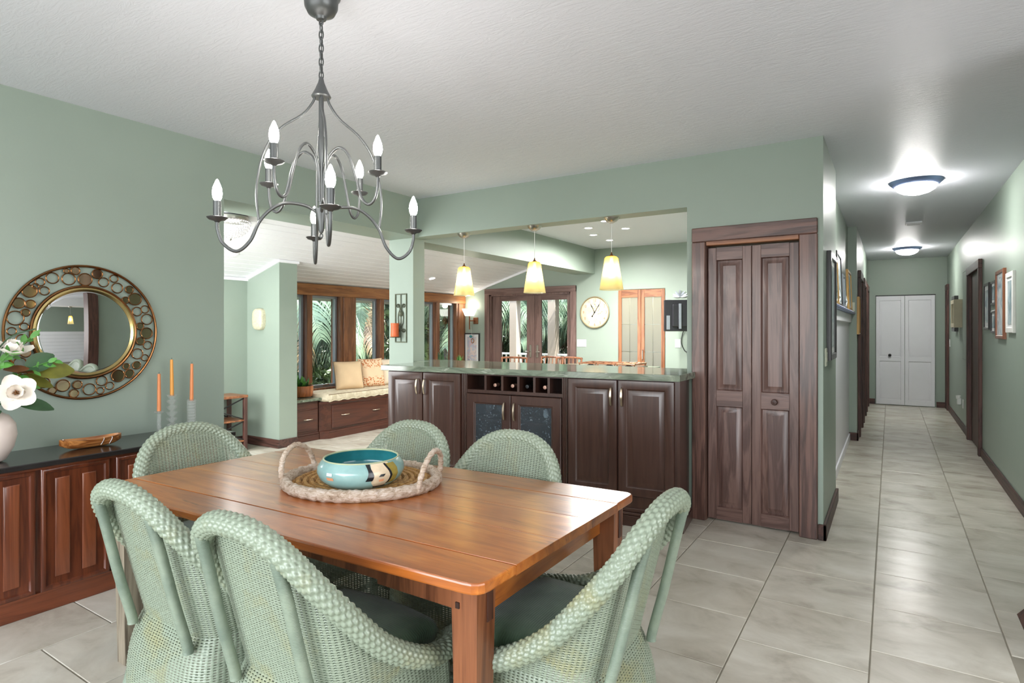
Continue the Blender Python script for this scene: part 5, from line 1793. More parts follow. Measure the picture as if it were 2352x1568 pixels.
# ---- recessed lamps and hall domes
def can(x, y, z, rx, lab, grp, watts=170):
    t_ = thing('recessed_light', lab, 'ceiling light', (x, y, z), 0, grp)
    t_.rotation_euler = (0, rx, 0)
    vs = MB().lathe([(0.048, -0.001), (0.050, -0.006), (0.072, -0.005), (0.074, 0.001)], 24)
    obj('trim_ring', vs, M['trimwhite'], t_)
    obj('lamp_face', MB().lathe([(0.0, -0.002), (0.050, -0.0025), (0.050, 0.0)], 24), M['can_on'], t_)
    light('downlight', 'SPOT', (x, y, z - 0.02), watts, (0, 0, 0), (1, 0.98, 0.95), 0.05, spot=(math.radians(176), 1.0))
for x, y, lab in ((-2.89, 6.58, 'kitchen recessed light nearest the bar, half behind a pendant canopy'), (-3.27, 6.92, 'kitchen recessed light, leftmost of the near pair'), (-2.88, 7.21, 'kitchen recessed light, rightmost of the five'),
                  (-3.455, 7.47, 'kitchen recessed light, leftmost of the farther ones'), (-3.46, 8.04, 'kitchen recessed light nearest the far wall')):
    can(x, y, HC, 0, lab, 'kitchen recessed lights', 80 if y > 7.8 else 230)
can(-6.11, 3.81, zc(-6.11), -al, 'recessed light in the plank ceiling near the stub wall', 'sunroom recessed lights', 14)
can(-6.16, 7.24, zc(-6.16), -al, 'recessed light in the plank ceiling between pillar and pendant', 'sunroom recessed lights', 14)

hl = thing('hall_dome_light', 'lit frosted dome ceiling light in the hall, nearer one', 'ceiling light', (0.19, 6.30, HC), 0, 'hall dome lights')
obj('rim', MB().lathe([(0.155, -0.044), (0.175, -0.034), (0.200, -0.010), (0.205, 0.0)], 40), M['bluerim'], hl, label='brushed steel rim')
obj('dome', MB().lathe([(0.0, -0.118), (0.05, -0.114), (0.10, -0.100), (0.14, -0.076), (0.160, -0.040)], 40), M['dome_on'], hl, 60, label='glowing white glass')
copy_tree(hl, loc=(0.225, 11.4, HC), label='lit frosted dome ceiling light in the hall, near the white closet')
sm = thing('ceiling_vent', 'small white square vent on the hall ceiling between the dome lights', 'vent', (0.24, 8.73, HC))
obj('plate', MB().box(-0.085, 0.085, -0.085, 0.085, -0.02, 0, 0.006), M['trimwhite'], sm)
for k in range(4):
    obj('slat', MB().box(-0.065, 0.065, -0.055 + k * 0.033, -0.040 + k * 0.033, -0.026, -0.02, 0.002), M['trimwhite'], sm)

# ---- crystal flush mount in the sunroom
cf = thing('crystal_flush_mount', 'domed crystal bead ceiling light in the sunroom', 'ceiling light', (-5.32, 3.30, 2.462))
obj('plate', MB().lathe([(0.15, -0.02), (0.16, 0.0), (0.16, 0.03), (0.0, 0.05)], 32), M['nickel'], cf)
bd = MB()
for k in range(9):
    t_ = k / 8
    r, z = 0.175 * math.cos(t_ * PI / 2 * 0.97), -0.015 - 0.15 * math.sin(t_ * PI / 2)
    n = max(4, int(2 * PI * r / 0.026))
    for q in range(n):
        a = 2 * PI * (q + 0.5 * (k % 2)) / n
        bd.lathe([(0, -0.011), (0.011, 0), (0, 0.011)], 5, (r * math.cos(a), r * math.sin(a), z))
bo = obj('crystal_beads', bd, M['crystal'], cf, 0)
bo['kind'] = 'stuff'
obj('wire_cage', MB().tube([(0.177 * math.cos(2 * PI * k / 40), 0.177 * math.sin(2 * PI * k / 40), -0.012) for k in range(40)], 0.006, 6, closed=True), M['nickel'], cf)
obj('finial', MB().lathe([(0, -0.20), (0.010, -0.19), (0.012, -0.178), (0.004, -0.165), (0.004, -0.15)], 12), M['nickel'], cf)
light('flush_lamp', 'POINT', (-5.32, 3.30, 2.40), 6, size=0.1, color=(1, 0.97, 0.92))

# ---- window seat
bs = thing('storage_bench', 'long dark built-in bench with drawers under the sunroom windows', 'bench', (-6.4, 6.8, 0))
O = bs.location
XF, XL = -6.13, -6.205
bp = [(-6.75, 5.06), (XL, 5.06), (XF, 5.16), (XF, 8.8), (-6.75, 8.8)]
obj('body', MB(O).prism(bp, 0, 0.475), M['benchwood'], bs)
ins = [(-6.745, 5.05), (XL + 0.03, 5.05), (XF + 0.03, 5.14), (XF + 0.03, 8.8), (-6.745, 8.8)]
obj('plinth', MB(O).prism(ins, 0, 0.075).prism([(p[0] - 0.008 if p[0] > -6.7 else p[0], p[1]) for p in ins], 0.075, 0.10), M['benchwood'], bs)
obj('top_rail', MB(O).prism([(-6.745, 5.05), (XL + 0.02, 5.05), (XF + 0.022, 5.145), (XF + 0.022, 8.8), (-6.745, 8.8)], 0.448, 0.476), M['benchwood'], bs)
def drawer(t_, y0, y1, z0, z1, xf, handles, O):
    d = MB(O)
    d.T = rot_px()
    d.rings(y0, y1, z0, z1, [(0, -xf - 0.012), (0.004, -xf - 0.018), (0.014, -xf - 0.020), (0.018, -xf - 0.016), (0.022, -xf - 0.016)], -xf + 0.001)
    D = obj('drawer', d, M['benchwood'], t_)
    for hy in handles:
        hz = (z0 + z1) / 2 + 0.01
        obj('handle', MB(O).tube(smoothpath([(xf + 0.018, hy - 0.065, hz), (xf + 0.036, hy - 0.05, hz), (xf + 0.042, hy, hz), (xf + 0.036, hy + 0.05, hz), (xf + 0.018, hy + 0.065, hz)], 4), 0.006, 8), M['pull'], D, label='champagne metal pull')
drawer(bs, 5.20, 6.20, 0.125, 0.425, XF, (5.42, 5.98), O)
drawer(bs, 6.25, 7.25, 0.125, 0.425, XF, (6.47, 7.03), O)
drawer(bs, 7.30, 8.30, 0.125, 0.425, XF, (7.52, 8.08), O)
b2 = thing('window_cabinet', 'low drawer cabinet with green stone top between stub wall and window seat', 'cabinet', (-6.45, 4.86, 0))
O = b2.location
obj('body', MB(O).box(-6.745, XL, 4.665, 5.045, 0, 0.50), M['benchwood'], b2)
obj('plinth', MB(O).box(-6.745, XL + 0.03, 4.665, 5.045, 0, 0.075, 0.003).box(-6.745, XL + 0.02, 4.665, 5.045, 0.075, 0.10, 0.004), M['benchwood'], b2)
drawer(b2, 4.69, 5.03, 0.125, 0.405, XL, (4.88,), O)
obj('stone_top', MB(O).box(-6.745, XL + 0.045, 4.665, 5.12, 0.501, 0.535, 0.004), M['stone'], b2)

pad = thing('seat_pad', 'long cream damask cushion on the window seat', 'cushion', (-6.4, 6.9, 0.477))
O = pad.location
pl = []
for k in range(60):
    y = 5.13 + (8.75 - 5.13) * k / 59
    pl.append((XF + 0.035 + 0.006 * math.sin(y * 9), y))
poly = [(-6.66, 8.75), (-6.66, 5.10)] + [(XL + 0.06, 5.07)] + pl
obj('cover', slab(roundpoly(poly, [0.0] * len(poly)), 0.478, 0.575, 0.026, O), M['seatpad'], pad, 70)
obj('piping', MB(O).tube([(p[0] - 0.010, p[1], 0.568) for p in pl], 0.006, 6), M['piping'], pad)
obj('ruffle', MB(O).tube([(p[0] - 0.004, p[1], 0.487 + 0.006 * math.sin(p[1] * 40)) for p in [(XF + 0.035 + 0.006 * math.sin((5.13 + 3.62 * k / 239) * 9), 5.13 + 3.62 * k / 239) for k in range(240)]], 0.008, 6), M['seatpad'], pad)

def pillow(name, c, w, h, th, yaw, tilt, mat, lab, piping=None):
    """pillow standing on the seat; local X = thickness (front +X)"""
    t_ = thing(name, lab, 'pillow', c, yaw, 'pillows on the window seat')
    n = 17
    vs, fs = [], []
    for s_ in (1, -1):
        for i in range(n):
            for j in range(n):
                u, v = -1 + 2 * i / (n - 1), -1 + 2 * j / (n - 1)
                e_ = (1 - u ** 4) * (1 - v ** 4)
                px = s_ * (th / 2 * e_ ** 0.55 + 0.003) * (1 + 0.05 * math.sin(u * 6 + v * 4))
                ys = w / 2 * u * (1 - 0.07 * (1 - v * v) * 0.6)
                zs = h / 2 * v * (1 - 0.07 * (1 - u * u) * 0.6)
                vs.append((px, ys, zs))
    for s_ in (0, 1):
        b0 = s_ * n * n
        for i in range(n - 1):
            for j in range(n - 1):
                q = (b0 + i * n + j, b0 + (i + 1) * n + j, b0 + (i + 1) * n + j + 1, b0 + i * n + j + 1)
                fs.append(q if s_ == 0 else q[::-1])
    edge = [(i, 0) for i in range(n)] + [(n - 1, j) for j in range(1, n)] + [(i, n - 1) for i in range(n - 2, -1, -1)] + [(0, j) for j in range(n - 2, 0, -1)]
    m_ = len(edge)
    for k in range(m_):
        a, b_ = edge[k], edge[(k + 1) % m_]
        fs.append((a[0] * n + a[1], n * n + a[0] * n + a[1], n * n + b_[0] * n + b_[1], b_[0] * n + b_[1]))
    R = Matrix.Rotation(tilt, 4, 'Y')
    mb = MB()
    mb.T = Matrix.Translation((0, 0, h / 2 * math.cos(tilt))) @ R
    mb.add(vs, fs)
    obj('cover', mb, mat, t_, 80)
    if piping:
        mb = MB()
        mb.T = Matrix.Translation((0, 0, h / 2 * math.cos(tilt))) @ R
        pts = [tuple((Vector(vs[a * n + b_]) + Vector(vs[n * n + a * n + b_])) / 2) for a, b_ in edge]
        mb.tube(pts, 0.006, 6, closed=True)
        obj('piping', mb, piping, t_)
pillow('throw_pillow', (-6.43, 5.76, 0.572), 0.42, 0.40, 0.15, math.radians(-16), math.radians(-14), M['pillow_plain'], 'plain peach throw pillow on the window seat', M['piping'])
pillow('throw_pillow', (-6.44, 6.20, 0.572), 0.42, 0.42, 0.14, math.radians(-10), math.radians(-12), M['pillow_print'], 'ivory throw pillow with rust block-print bands')
pillow('throw_pillow', (-6.46, 6.62, 0.572), 0.48, 0.40, 0.16, math.radians(0), math.radians(-14), M['pillow_ivory'], 'ivory pillow partly behind the green pillar')

po = thing('planter_bowl', 'round reddish wood planter on the stone top by the stub wall', 'planter', (-6.44, 4.98, 0.5355))
obj('body', MB().lathe([(0.0, 0), (0.11, 0), (0.130, 0.012), (0.140, 0.05), (0.144, 0.145), (0.132, 0.147), (0.128, 0.11), (0.0, 0.108)], 36), M['planterwood'], po)
obj('soil', MB().lathe([(0.0, 0.122), (0.07, 0.119), (0.127, 0.112)], 24), M['soil'], po)
sc = thing('succulent_plant', 'green rosette plant growing in the wooden planter', 'plant', (-6.44, 4.98, 0.655))
rnd = random.Random(5)
for k in range(30):
    a = k * 2.4
    e_ = 0.35 + 0.9 * (k / 30)
    mb = MB()
    leaf(mb, (0.02 * math.cos(a), 0.02 * math.sin(a), 0), (math.cos(a) * math.sin(e_), math.sin(a) * math.sin(e_), math.cos(e_)), (math.cos(a), math.sin(a), 0.3), rnd.uniform(0.09, 0.17), rnd.uniform(0.018, 0.028), 0.2, 0.3, 5)
    obj('leaf', mb, M['leaf_green'] if k % 3 else M['leaf_dark'], sc, 60)
for (x, y, n_, L, lab, mat) in ((-6.40, 7.72, 9, 0.30, 'broad-leaved orchid plant in a pot on the seat end by the third window', 'leaf_dark'), (-6.35, 8.2, 26, 0.22, 'trailing pale green plant on the seat end by the far corner', 'leaf_green')):
    p_ = thing('potted_plant', lab, 'plant', (x, y, 0.577))
    obj('pot', MB().lathe([(0.0, 0), (0.06, 0), (0.08, 0.13), (0.086, 0.135), (0.076, 0.137), (0.07, 0.115), (0.0, 0.11)], 20), M['ceramic_white'], p_)
    for k in range(n_):
        a = k * 2.4
        e_ = rnd.uniform(0.15, 0.9)
        mb = MB()
        leaf(mb, (0, 0, 0.11), (math.cos(a) * math.sin(e_), math.sin(a) * math.sin(e_), math.cos(e_)), (math.cos(a), math.sin(a), 0.4), L * rnd.uniform(.7, 1.1), 0.03 if n_ < 12 else 0.012, 0.6, 0.2, 6)
        obj('leaf', mb, M[mat], p_, 60)

# ---- end table by the sunroom wall
et = thing('end_table', 'dark wooden end table with crossed side braces by the sunroom wall', 'table', (-6.55, 3.82, 0))
O = et.location
obj('top', MB(O).box(-6.72, -6.36, 3.45, 4.17, 0.615, 0.645, 0.004), M['pantrywood_x'], et)
for x in (-6.70, -6.38):
    for y in (3.48, 4.14):
        obj('leg', MB(O).box(x - 0.02, x + 0.02, y - 0.02, y + 0.02, 0, 0.615, 0.002), M['darktrim_z'], et)
obj('shelf', MB(O).box(-6.71, -6.37, 3.47, 4.15, 0.34, 0.36, 0.003), M['pantrywood_x'], et)
obj('shelf', MB(O).box(-6.71, -6.37, 3.47, 4.15, 0.10, 0.12, 0.003), M['pantrywood_x'], et)
for x in (-6.70, -6.38):
    for z0, z1 in ((0.36, 0.61), (0.12, 0.34)):
        obj('brace', MB(O).tube([(x, 3.49, z0), (x, 4.13, z1)], 0.008, 6).tube([(x, 3.49, z1), (x, 4.13, z0)], 0.008, 6), M['blackmetal'], et)

# ---- sconces
s1 = thing('wall_sconce', 'rounded cracked alabaster sconce on the stub wall', 'sconce', (-6.474, 4.41, 1.537))
pr = []
vs, fs = [], []
n = 40
for s_, y in ((1.0, 0.0), (1.0, -0.03), (0.97, -0.05), (0.88, -0.062), (0.6, -0.07), (0.0, -0.072)):
    for k in range(n):
        a = 2 * PI * k / n
        q = (abs(math.cos(a)) ** 3.2 + abs(math.sin(a)) ** 3.2) ** (-1 / 3.2)
        vs.append((0.098 * s_ * q * math.cos(a), y, 0.132 * s_ * q * math.sin(a)))
for k in range(5):
    for i in range(n):
        j = (i + 1) % n
        fs.append((k * n + i, k * n + j, (k + 1) * n + j, (k + 1) * n + i))
obj('stone_shade', MB().add(vs, fs), M['alabaster'], s1, 60)
obj('back_plate', MB().box(-0.05, 0.05, -0.004, -0.0005, -0.08, 0.08, 0.001), M['nickel'], s1)

s2 = thing('candle_sconce', 'scrolled iron wall sconce holding a rust pillar candle on the pillar', 'sconce', (-4.222, 4.48, 1.53))
fr = MB().frame(-0.080, 0.080, -0.25, 0.25, 0.010, -0.012, -0.002, 0.002)
obj('iron_frame', fr, M['verdigris'], s2)
sm_ = MB().tube([(0.0, -0.008, -0.245), (0.0, -0.008, 0.245)], 0.0045, 6)
sm_.tube([(-0.05, -0.008, -0.13), (0.05, -0.008, -0.13)], 0.004, 6)
obj('bar', sm_, M['verdigris'], s2)
for sx_ in (-1, 1):
    for sz in (-1, 1):
        pts = []
        for k in range(26):
            t_ = k / 25
            a = t_ * 2.6 * PI
            r = 0.020 * (1 - 0.6 * t_)
            pts.append((sx_ * (0.040 + r * math.cos(a + PI)), -0.008, sz * (0.125 + r * math.sin(a) * 1.1)))
        pts = pts[::-1] + [(sx_ * 0.012, -0.008, sz * 0.09), (sx_ * 0.032, -0.008, sz * 0.05), (sx_ * 0.036, -0.008, sz * 0.0)]
        obj('scroll', MB().tube(pts, 0.0042, 6), M['verdigris'], s2, 60)
mb = MB()
mb.T = Matrix.Translation((0, -0.008, 0.045)) @ Matrix.Rotation(PI / 2, 4, 'X')
obj('medallion', mb.lathe([(0.0, 0.012), (0.012, 0.011), (0.014, 0.006), (0.022, 0.008), (0.026, 0.004), (0.028, 0)], 20), M['verdigris'], s2)
obj('shelf', MB((0, 0, 0)).lathe([(0.0, -0.004), (0.05, -0.004), (0.054, 0.004), (0.0, 0.004)], 24, (-0.03, -0.062, -0.195)), M['verdigris'], s2)
pc = thing('pillar_candle', 'half burnt rust pillar candle on the iron sconce', 'candle', (-4.252, 4.418, 1.340))
obj('wax', MB().lathe([(0.0, 0), (0.041, 0), (0.043, 0.006), (0.040, 0.05), (0.039, 0.11), (0.043, 0.132), (0.040, 0.138), (0.028, 0.126), (0.0, 0.12)], 24), M['red_wax'], pc)
obj('wick', MB().tube([(0, 0, 0.12), (0.001, 0, 0.135)], 0.0015, 5), M['blackmetal'], pc)

s3 = thing('uplight_sconce', 'copper wall sconce with a lit white square shade between window and french doors', 'sconce', (-6.50, 8.85, 1.60))
obj('back_plate', MB().box(-0.02, 0.085, -0.02, -0.0005, -0.09, 0.03, 0.004), M['copper'], s3)
obj('arm', MB().box(-0.055, -0.035, -0.11, -0.09, -0.19, 0.06, 0.003).box(-0.05, 0.03, -0.105, -0.015, -0.04, -0.02, 0.003), M['copper'], s3)
sh_ = MB()
o4 = [(-0.105, 0.0), (0.105, 0)]
vs = []
for w, z in ((0.065, 0.06), (0.11, 0.19)):
    vs += [(-0.045 - w, -0.10 - w * .8, z), (-0.045 + w, -0.10 - w * .8, z), (-0.045 + w, -0.10 + w * .8, z), (-0.045 - w, -0.10 + w * .8, z)]
sh_.add(vs, [(3, 2, 1, 0), (0, 1, 5, 4), (1, 2, 6, 5), (2, 3, 7, 6), (3, 0, 4, 7)])
obj('glass_shade', sh_, M['sconce_on'], s3, 0, label='lit white glass shade')
light('sconce_lamp', 'POINT', (-6.545, 8.74, 1.86), 4, size=0.05, color=(1, 0.9, 0.74))
kr = thing('hanging_ornament', 'small teal and copper ornament hanging from the sconce on a chain', 'ornament', (-6.50, 8.745, 1.40))
obj('chain', MB().tube([(0, 0, 0.06), (0.01, 0, -0.1)], 0.002, 5), M['nickel'], kr)
obj('teal_bead', MB().lathe([(0, -0.028), (0.022, -0.018), (0.03, 0), (0.022, 0.018), (0, 0.028)], 14, (-0.01, 0, -0.12)), M['glaze_in'], kr)
obj('copper_link', MB().tube([(0.03 + 0.03 * math.cos(a), 0, -0.20 + 0.04 * math.sin(a)) for a in [2 * PI * q / 16 for q in range(16)]], 0.008, 6, closed=True), M['copper'], kr)

# ---- framed pictures
def framed(name, lab, y, z0, z1, x, w, d, fmat, pmat, T, group=None, matw=0.0, cat='picture', lean=0.0):
    """picture in local frame: x along the wall, front -Y; T places it"""
    t_ = thing(name, lab, cat, (0, 0, 0), 0, group)
    t_.matrix_world = T
    t_['label'] = lab
    h = z1 - z0
    ww_ = y
    obj('frame', MB().frame(-ww_ / 2, ww_ / 2, 0, h, w, -d, -0.001, min(0.004, w * .3)), fmat, t_)
    i = w - 0.003
    if matw:
        obj('mat_board', MB().box(-ww_ / 2 + i, ww_ / 2 - i, -d * .55, -0.002, i, h - i), M['mat_board'], t_)
        i2 = i + matw
        obj('print', MB().box(-ww_ / 2 + i2, ww_ / 2 - i2, -d * .55 - 0.003, -d * .55, i2, h - i2), pmat, t_)
    else:
        obj('print', MB().box(-ww_ / 2 + i, ww_ / 2 - i, -d * .55, -0.002, i, h - i), pmat, t_)
    return t_
def T_nx(x, y, z):
    return rot_nx(x, y, z)
def T_px(x, y, z):
    return rot_px(x, y, z)
G = 'pictures on the right hall wall near the room'
framed('framed_picture', 'slim dark framed picture beside the doorway casing on the right hall wall', 0.37, 0, 0.485, 0, 0.028, 0.022, M['black_frame'], M['print_blue'], T_nx(0.86, 7.85, 1.411), G, 0.05)
framed('framed_picture', 'upper small dark framed picture of the stacked pair on the right hall wall', 0.29, 0, 0.235, 0, 0.024, 0.022, M['black_frame'], M['print_sea'], T_nx(0.86, 7.37, 1.652), G, 0.03)
framed('framed_picture', 'lower small dark framed picture of the stacked pair on the right hall wall', 0.29, 0, 0.22, 0, 0.024, 0.022, M['black_frame'], M['print_sea'], T_nx(0.86, 7.37, 1.378), G, 0.03)
framed('framed_picture', 'tall brown framed picture on the right hall wall', 0.46, 0, 0.63, 0, 0.032, 0.026, M['brown_frame'], M['print_blue'], T_nx(0.86, 6.94, 1.328), G)
framed('framed_picture', 'white framed picture, the one nearest the room on the right hall wall', 0.35, 0, 0.51, 0, 0.045, 0.024, M['white_frame'], M['print_sea'], T_nx(0.86, 6.42, 1.387), G, 0.03)
G = 'pictures beyond the right doorway'
framed('framed_picture', 'gold edged black framed picture beyond the right doorway', 0.46, 0, 0.54, 0, 0.05, 0.05, M['black_frame'], M['print_blue'], T_nx(0.86, 11.3, 1.38), G, 0.02)
framed('framed_picture', 'cream box framed picture beyond the right doorway, nearest one', 0.50, 0, 0.40, 0, 0.06, 0.10, M['cream_frame'], M['print_sea'], T_nx(0.86, 10.72, 1.44), G)
framed('framed_picture', 'tall black framed print on the closet wall side of the hall', 0.50, 0, 0.78, 0, 0.045, 0.03, M['black_frame'], M['print_blue'], T_px(-0.38, 4.97, 1.195), None, 0.05)
framed('framed_picture', 'thin oak framed picture beyond the jog on the left hall wall', 0.30, 0, 0.48, 0, 0.02, 0.03, M['gold_frame'], M['print_sea'], T_px(-0.36, 8.825, 1.35), None)
G = 'pictures leaning on the hall ledge'
LT = Matrix.Rotation(math.radians(3), 4, 'X')
def ledge_pic(y, w, h, fm, pm, lab, x=-0.425, fw=0.03):
    return framed('framed_picture', lab, w, 0, h, 0, fw, 0.025, fm, pm, T_px(x, y, 1.6355) @ Matrix.Rotation(math.radians(-2), 4, 'X'), G, 0.03)
ledge_pic(5.85, 0.45, 0.40, M['gold_frame'], M['print_sea'], 'gold framed picture on the hall ledge, nearest the closet wall', -0.41)
ledge_pic(6.55, 0.55, 0.52, M['black_frame'], M['print_blue'], 'black framed picture on the hall ledge, the tallest')
ledge_pic(7.2, 0.35, 0.36, M['silver_frame'], M['print_blue'], 'small silver framed picture on the hall ledge')
ledge_pic(7.95, 0.60, 0.46, M['gold_frame'], M['print_sea'], 'wide gold framed picture on the hall ledge, nearest the jog', -0.41)
for y, lab in ((6.3, 'white paper starfish ornament on the hall ledge, nearer one'), (7.3, 'white paper starfish ornament on the hall ledge, farther one')):
    t_ = thing('paper_star', lab, 'ornament', (-0.40, y, 1.6355), 0, 'paper stars on the hall ledge')
    for k in range(5):
        a = PI / 2 + 2 * PI * k / 5
        mb = MB()
        c = Vector((0, 0, 0.075))
        tip = c + Vector((0.0, 0.075 * math.cos(a) * 1.6, 0.075 * math.sin(a) if math.sin(a) > -0.85 else -0.075))
        if tip.z < 0.001:
            tip.z = 0.001
        p1 = c + Vector((0, 0.03 * math.cos(a + .6), 0.03 * math.sin(a + .6)))
        p2 = c + Vector((0, 0.03 * math.cos(a - .6), 0.03 * math.sin(a - .6)))
        f_, b_ = c + Vector((0.014, 0, 0)), c - Vector((0.008, 0, 0))
        mb.add([tuple(tip), tuple(p1), tuple(p2), tuple(f_), tuple(b_)], [(0, 1, 3), (0, 3, 2), (0, 4, 1), (0, 2, 4), (1, 4, 3), (2, 3, 4)])
        obj('point', mb, M['snow_paper'], t_, 0)
art = framed('framed_picture', 'black framed rose and blue watercolour on the far wall under the copper sconce', 0.35, 0, 0.58, 0, 0.022, 0.03, M['black_frame'], M['print_rose'], Matrix.Translation((-6.55, 8.85, 0.76)), None, 0.05)

# ---- clock
ck2 = thing('wall_clock', 'round cream antique clock with faded numerals between the french doors and pantry', 'clock', (-4.062, 8.85, 1.688))
obj('rim', MB().tube(circ(0, 0, 0.252, -0.022, 56), 0.011, 8, closed=True), M['clockrim'], ck2)
obj('face', disc(MB(), 0, 0, 0.25, -0.016, 56, 0.002), M['clockface'], ck2)
obj('case', disc(MB(), 0, 0, 0.255, -0.001, 48, 0.012), M['clockrim'], ck2)
dg = None
def text_mesh(txt, size):
    cu_ = bpy.data.curves.new('glyph', 'FONT')
    cu_.body = txt
    cu_.size = size
    cu_.align_x = 'CENTER'
    cu_.align_y = 'CENTER'
    cu_.extrude = 0.0006
    ob_ = bpy.data.objects.new('glyph', cu_)
    COL.objects.link(ob_)
    bpy.context.view_layer.update()
    me = bpy.data.meshes.new_from_object(ob_.evaluated_get(bpy.context.evaluated_depsgraph_get()))
    bpy.data.objects.remove(ob_)
    return me
for k in range(1, 13):
    a = PI / 2 - 2 * PI * k / 12
    me = text_mesh(str(k), 0.068)
    me.transform(Matrix.Translation((0.2 * math.cos(a), -0.0195, 0.2 * math.sin(a))) @ Matrix.Rotation(PI / 2, 4, 'X') @ Matrix.Scale(0.8, 4, (1, 0, 0)))
    me.materials.append(M['numeral'])
    link('numeral', me, ck2)
def hand(a, L, tail, w):
    mb = MB()
    d = Vector((math.cos(a), 0, math.sin(a)))
    s_ = Vector((-math.sin(a), 0, math.cos(a)))
    c = Vector((0, -0.022, 0))
    pr_ = [(-tail, w * .5), (0, w * .7), (L * .45, w * .4), (L * .7, w * 1.0), (L * .82, w * .4), (L, 0.001)]
    vs = []
    for q, ww2 in pr_:
        for s2_, yy in ((-1, 0), (1, 0), (1, -0.002), (-1, -0.002)):
            vs.append(tuple(c + d * q + s_ * (ww2 * s2_) + Vector((0, yy, 0))))
    fs = []
    for k in range(len(pr_) - 1):
        for e_ in range(4):
            g = (e_ + 1) % 4
            fs.append((k * 4 + e_, k * 4 + g, k * 4 + 4 + g, k * 4 + 4 + e_))
    fs += [(3, 2, 1, 0), (20, 21, 22, 23)]
    return mb.add(vs, fs)
obj('hour_hand', hand(math.radians(117), 0.165, 0.0, 0.008), M['blackmetal'], ck2)
mh = hand(math.radians(57), 0.19, 0.075, 0.008)
vs = [(x, y - 0.004, z) for x, y, z in circ(-0.075 * math.cos(math.radians(57)), -0.075 * math.sin(math.radians(57)), 0.013, -0.02, 14)]
mh.add(vs, [tuple(range(14))])
obj('minute_hand', mh, M['blackmetal'], ck2)
obj('boss', disc(MB(), 0, 0, 0.014, -0.025, 16, 0.003), M['blackmetal'], ck2)
lf_ = MB()
for k in range(11):
    a = math.radians(-30 + k * 14)
    r = 0.06 + 0.03 * (k % 3)
    leaf(lf_, (r * math.cos(a), -0.0192, r * math.sin(a)), (math.cos(a + 1), 0, math.sin(a + 1)), (0, -1, 0), 0.032, 0.008, 0, 0, 4)
obj('painted_leaf', lf_, M['clockleaf'], ck2)

# ---- switch plates
def plate(name, lab, w, h, T, rockers=1, cat='switch', mat='plastic_white'):
    t_ = thing(name, lab, cat)
    t_.matrix_world = T
    obj('plate', MB().box(-w / 2, w / 2, -0.007, -0.0005, -h / 2, h / 2, 0.002), M[mat], t_)
    for k in range(rockers):
        u = (k - (rockers - 1) / 2) * 0.046
        obj('rocker', MB().box(u - 0.016, u + 0.016, -0.010, -0.007, -0.033, 0.033, 0.0015), M[mat], t_)
plate('switch_plate', 'wide white switch plate right of the french doors', 0.165, 0.12, Matrix.Translation((-4.305, 8.85, 1.182)), 3)
plate('switch_plate', 'white outlet plate on the far wall below the television', 0.085, 0.125, Matrix.Translation((-2.70, 8.85, 1.20)), 1)
plate('switch_plate', 'ivory switch plate on the hall side of the closet corner', 0.12, 0.125, T_px(-0.38, 4.625, 1.223), 2, mat='ivory')
plate('switch_plate', 'ivory switch plate above the hall ledge on the jog', 0.075, 0.115, Matrix.Translation((-0.418, 8.68, 1.70)), 1, mat='ivory')
plate('switch_plate', 'white switch plate between the far right doorway and the gold edged picture', 0.10, 0.13, T_nx(0.86, 12.55, 1.18), 1)
plate('thermostat', 'small dark thermostat on the right hall wall beside the panel door', 0.05, 0.11, T_nx(0.86, 10.12, 1.55), 0, 'thermostat', 'tvblack')
plate('outlet_plate', 'white outlet plate low on the right hall wall', 0.09, 0.125, T_nx(0.86, 10.35, 0.37), 1, 'outlet')
nl_ = thing('night_light', 'small white plug-in night light low on the right hall wall', 'night light', (0.86, 10.62, 0.38))
obj('body', MB().box(-0.05, -0.0005, -0.03, 0.03, -0.05, 0.05, 0.008), M['plastic_white'], nl_)
obj('shade', MB().lathe([(0.0, 0.0), (0.028, 0.004), (0.03, 0.05), (0.0, 0.055)], 14, (-0.035, 0, 0.03)), M['plastic_white'], nl_)
pnl = thing('breaker_panel', 'flush green painted panel door on the right hall wall', 'panel', (0.86, 10.08, 1.6))
pm = MB()
pm.T = rot_nx(0, 0, 0)
pm.rings(-0.24, 0.24, -0.62, 0.62, [(0, -0.008), (0.003, -0.012), (0.02, -0.012), (0.022, -0.007), (0.026, -0.007), (0.028, -0.012), (0.03, -0.012)], -0.0005)
obj('panel_door', pm, M['green'], pnl)

# ---- television on an arm in the kitchen
tv = thing('television', 'small black television turned sideways on a wall arm beyond the closet wall', 'television', (-2.45, 8.47, 1.61), math.radians(-150))
obj('cabinet', MB().box(-0.33, 0.33, -0.025, 0.03, -0.225, 0.225, 0.008).box(-0.22, 0.22, 0.03, 0.065, -0.16, 0.16, 0.012), M['tvblack'], tv)
obj('screen', MB().box(-0.315, 0.315, -0.027, -0.025, -0.205, 0.21), M['tvscreen'], tv)
obj('port_panel', MB().box(0.25, 0.30, 0.03, 0.036, -0.20, 0.0, 0.002), M['silver_frame'], tv)
obj('back_rail', MB().box(0.10, 0.135, 0.065, 0.085, -0.19, 0.17, 0.003).box(-0.12, -0.09, 0.065, 0.085, -0.19, 0.17, 0.003), M['silver_frame'], tv)
ta = thing('wall_bracket', 'jointed metal wall arm carrying the television', 'bracket', (-2.20, 8.85, 1.61))
obj('wall_plate', MB().box(-0.06, 0.06, -0.02, -0.0005, -0.12, 0.12, 0.003), M['silver_frame'], ta)
obj('arm', MB().tube([(0, -0.02, 0.05), (0.05, -0.30, 0.05), (-0.16, -0.46, 0.05)], 0.014, 8).tube([(0, -0.02, -0.05), (0.05, -0.30, -0.05), (-0.16, -0.46, -0.05)], 0.014, 8), M['silver_frame'], ta)
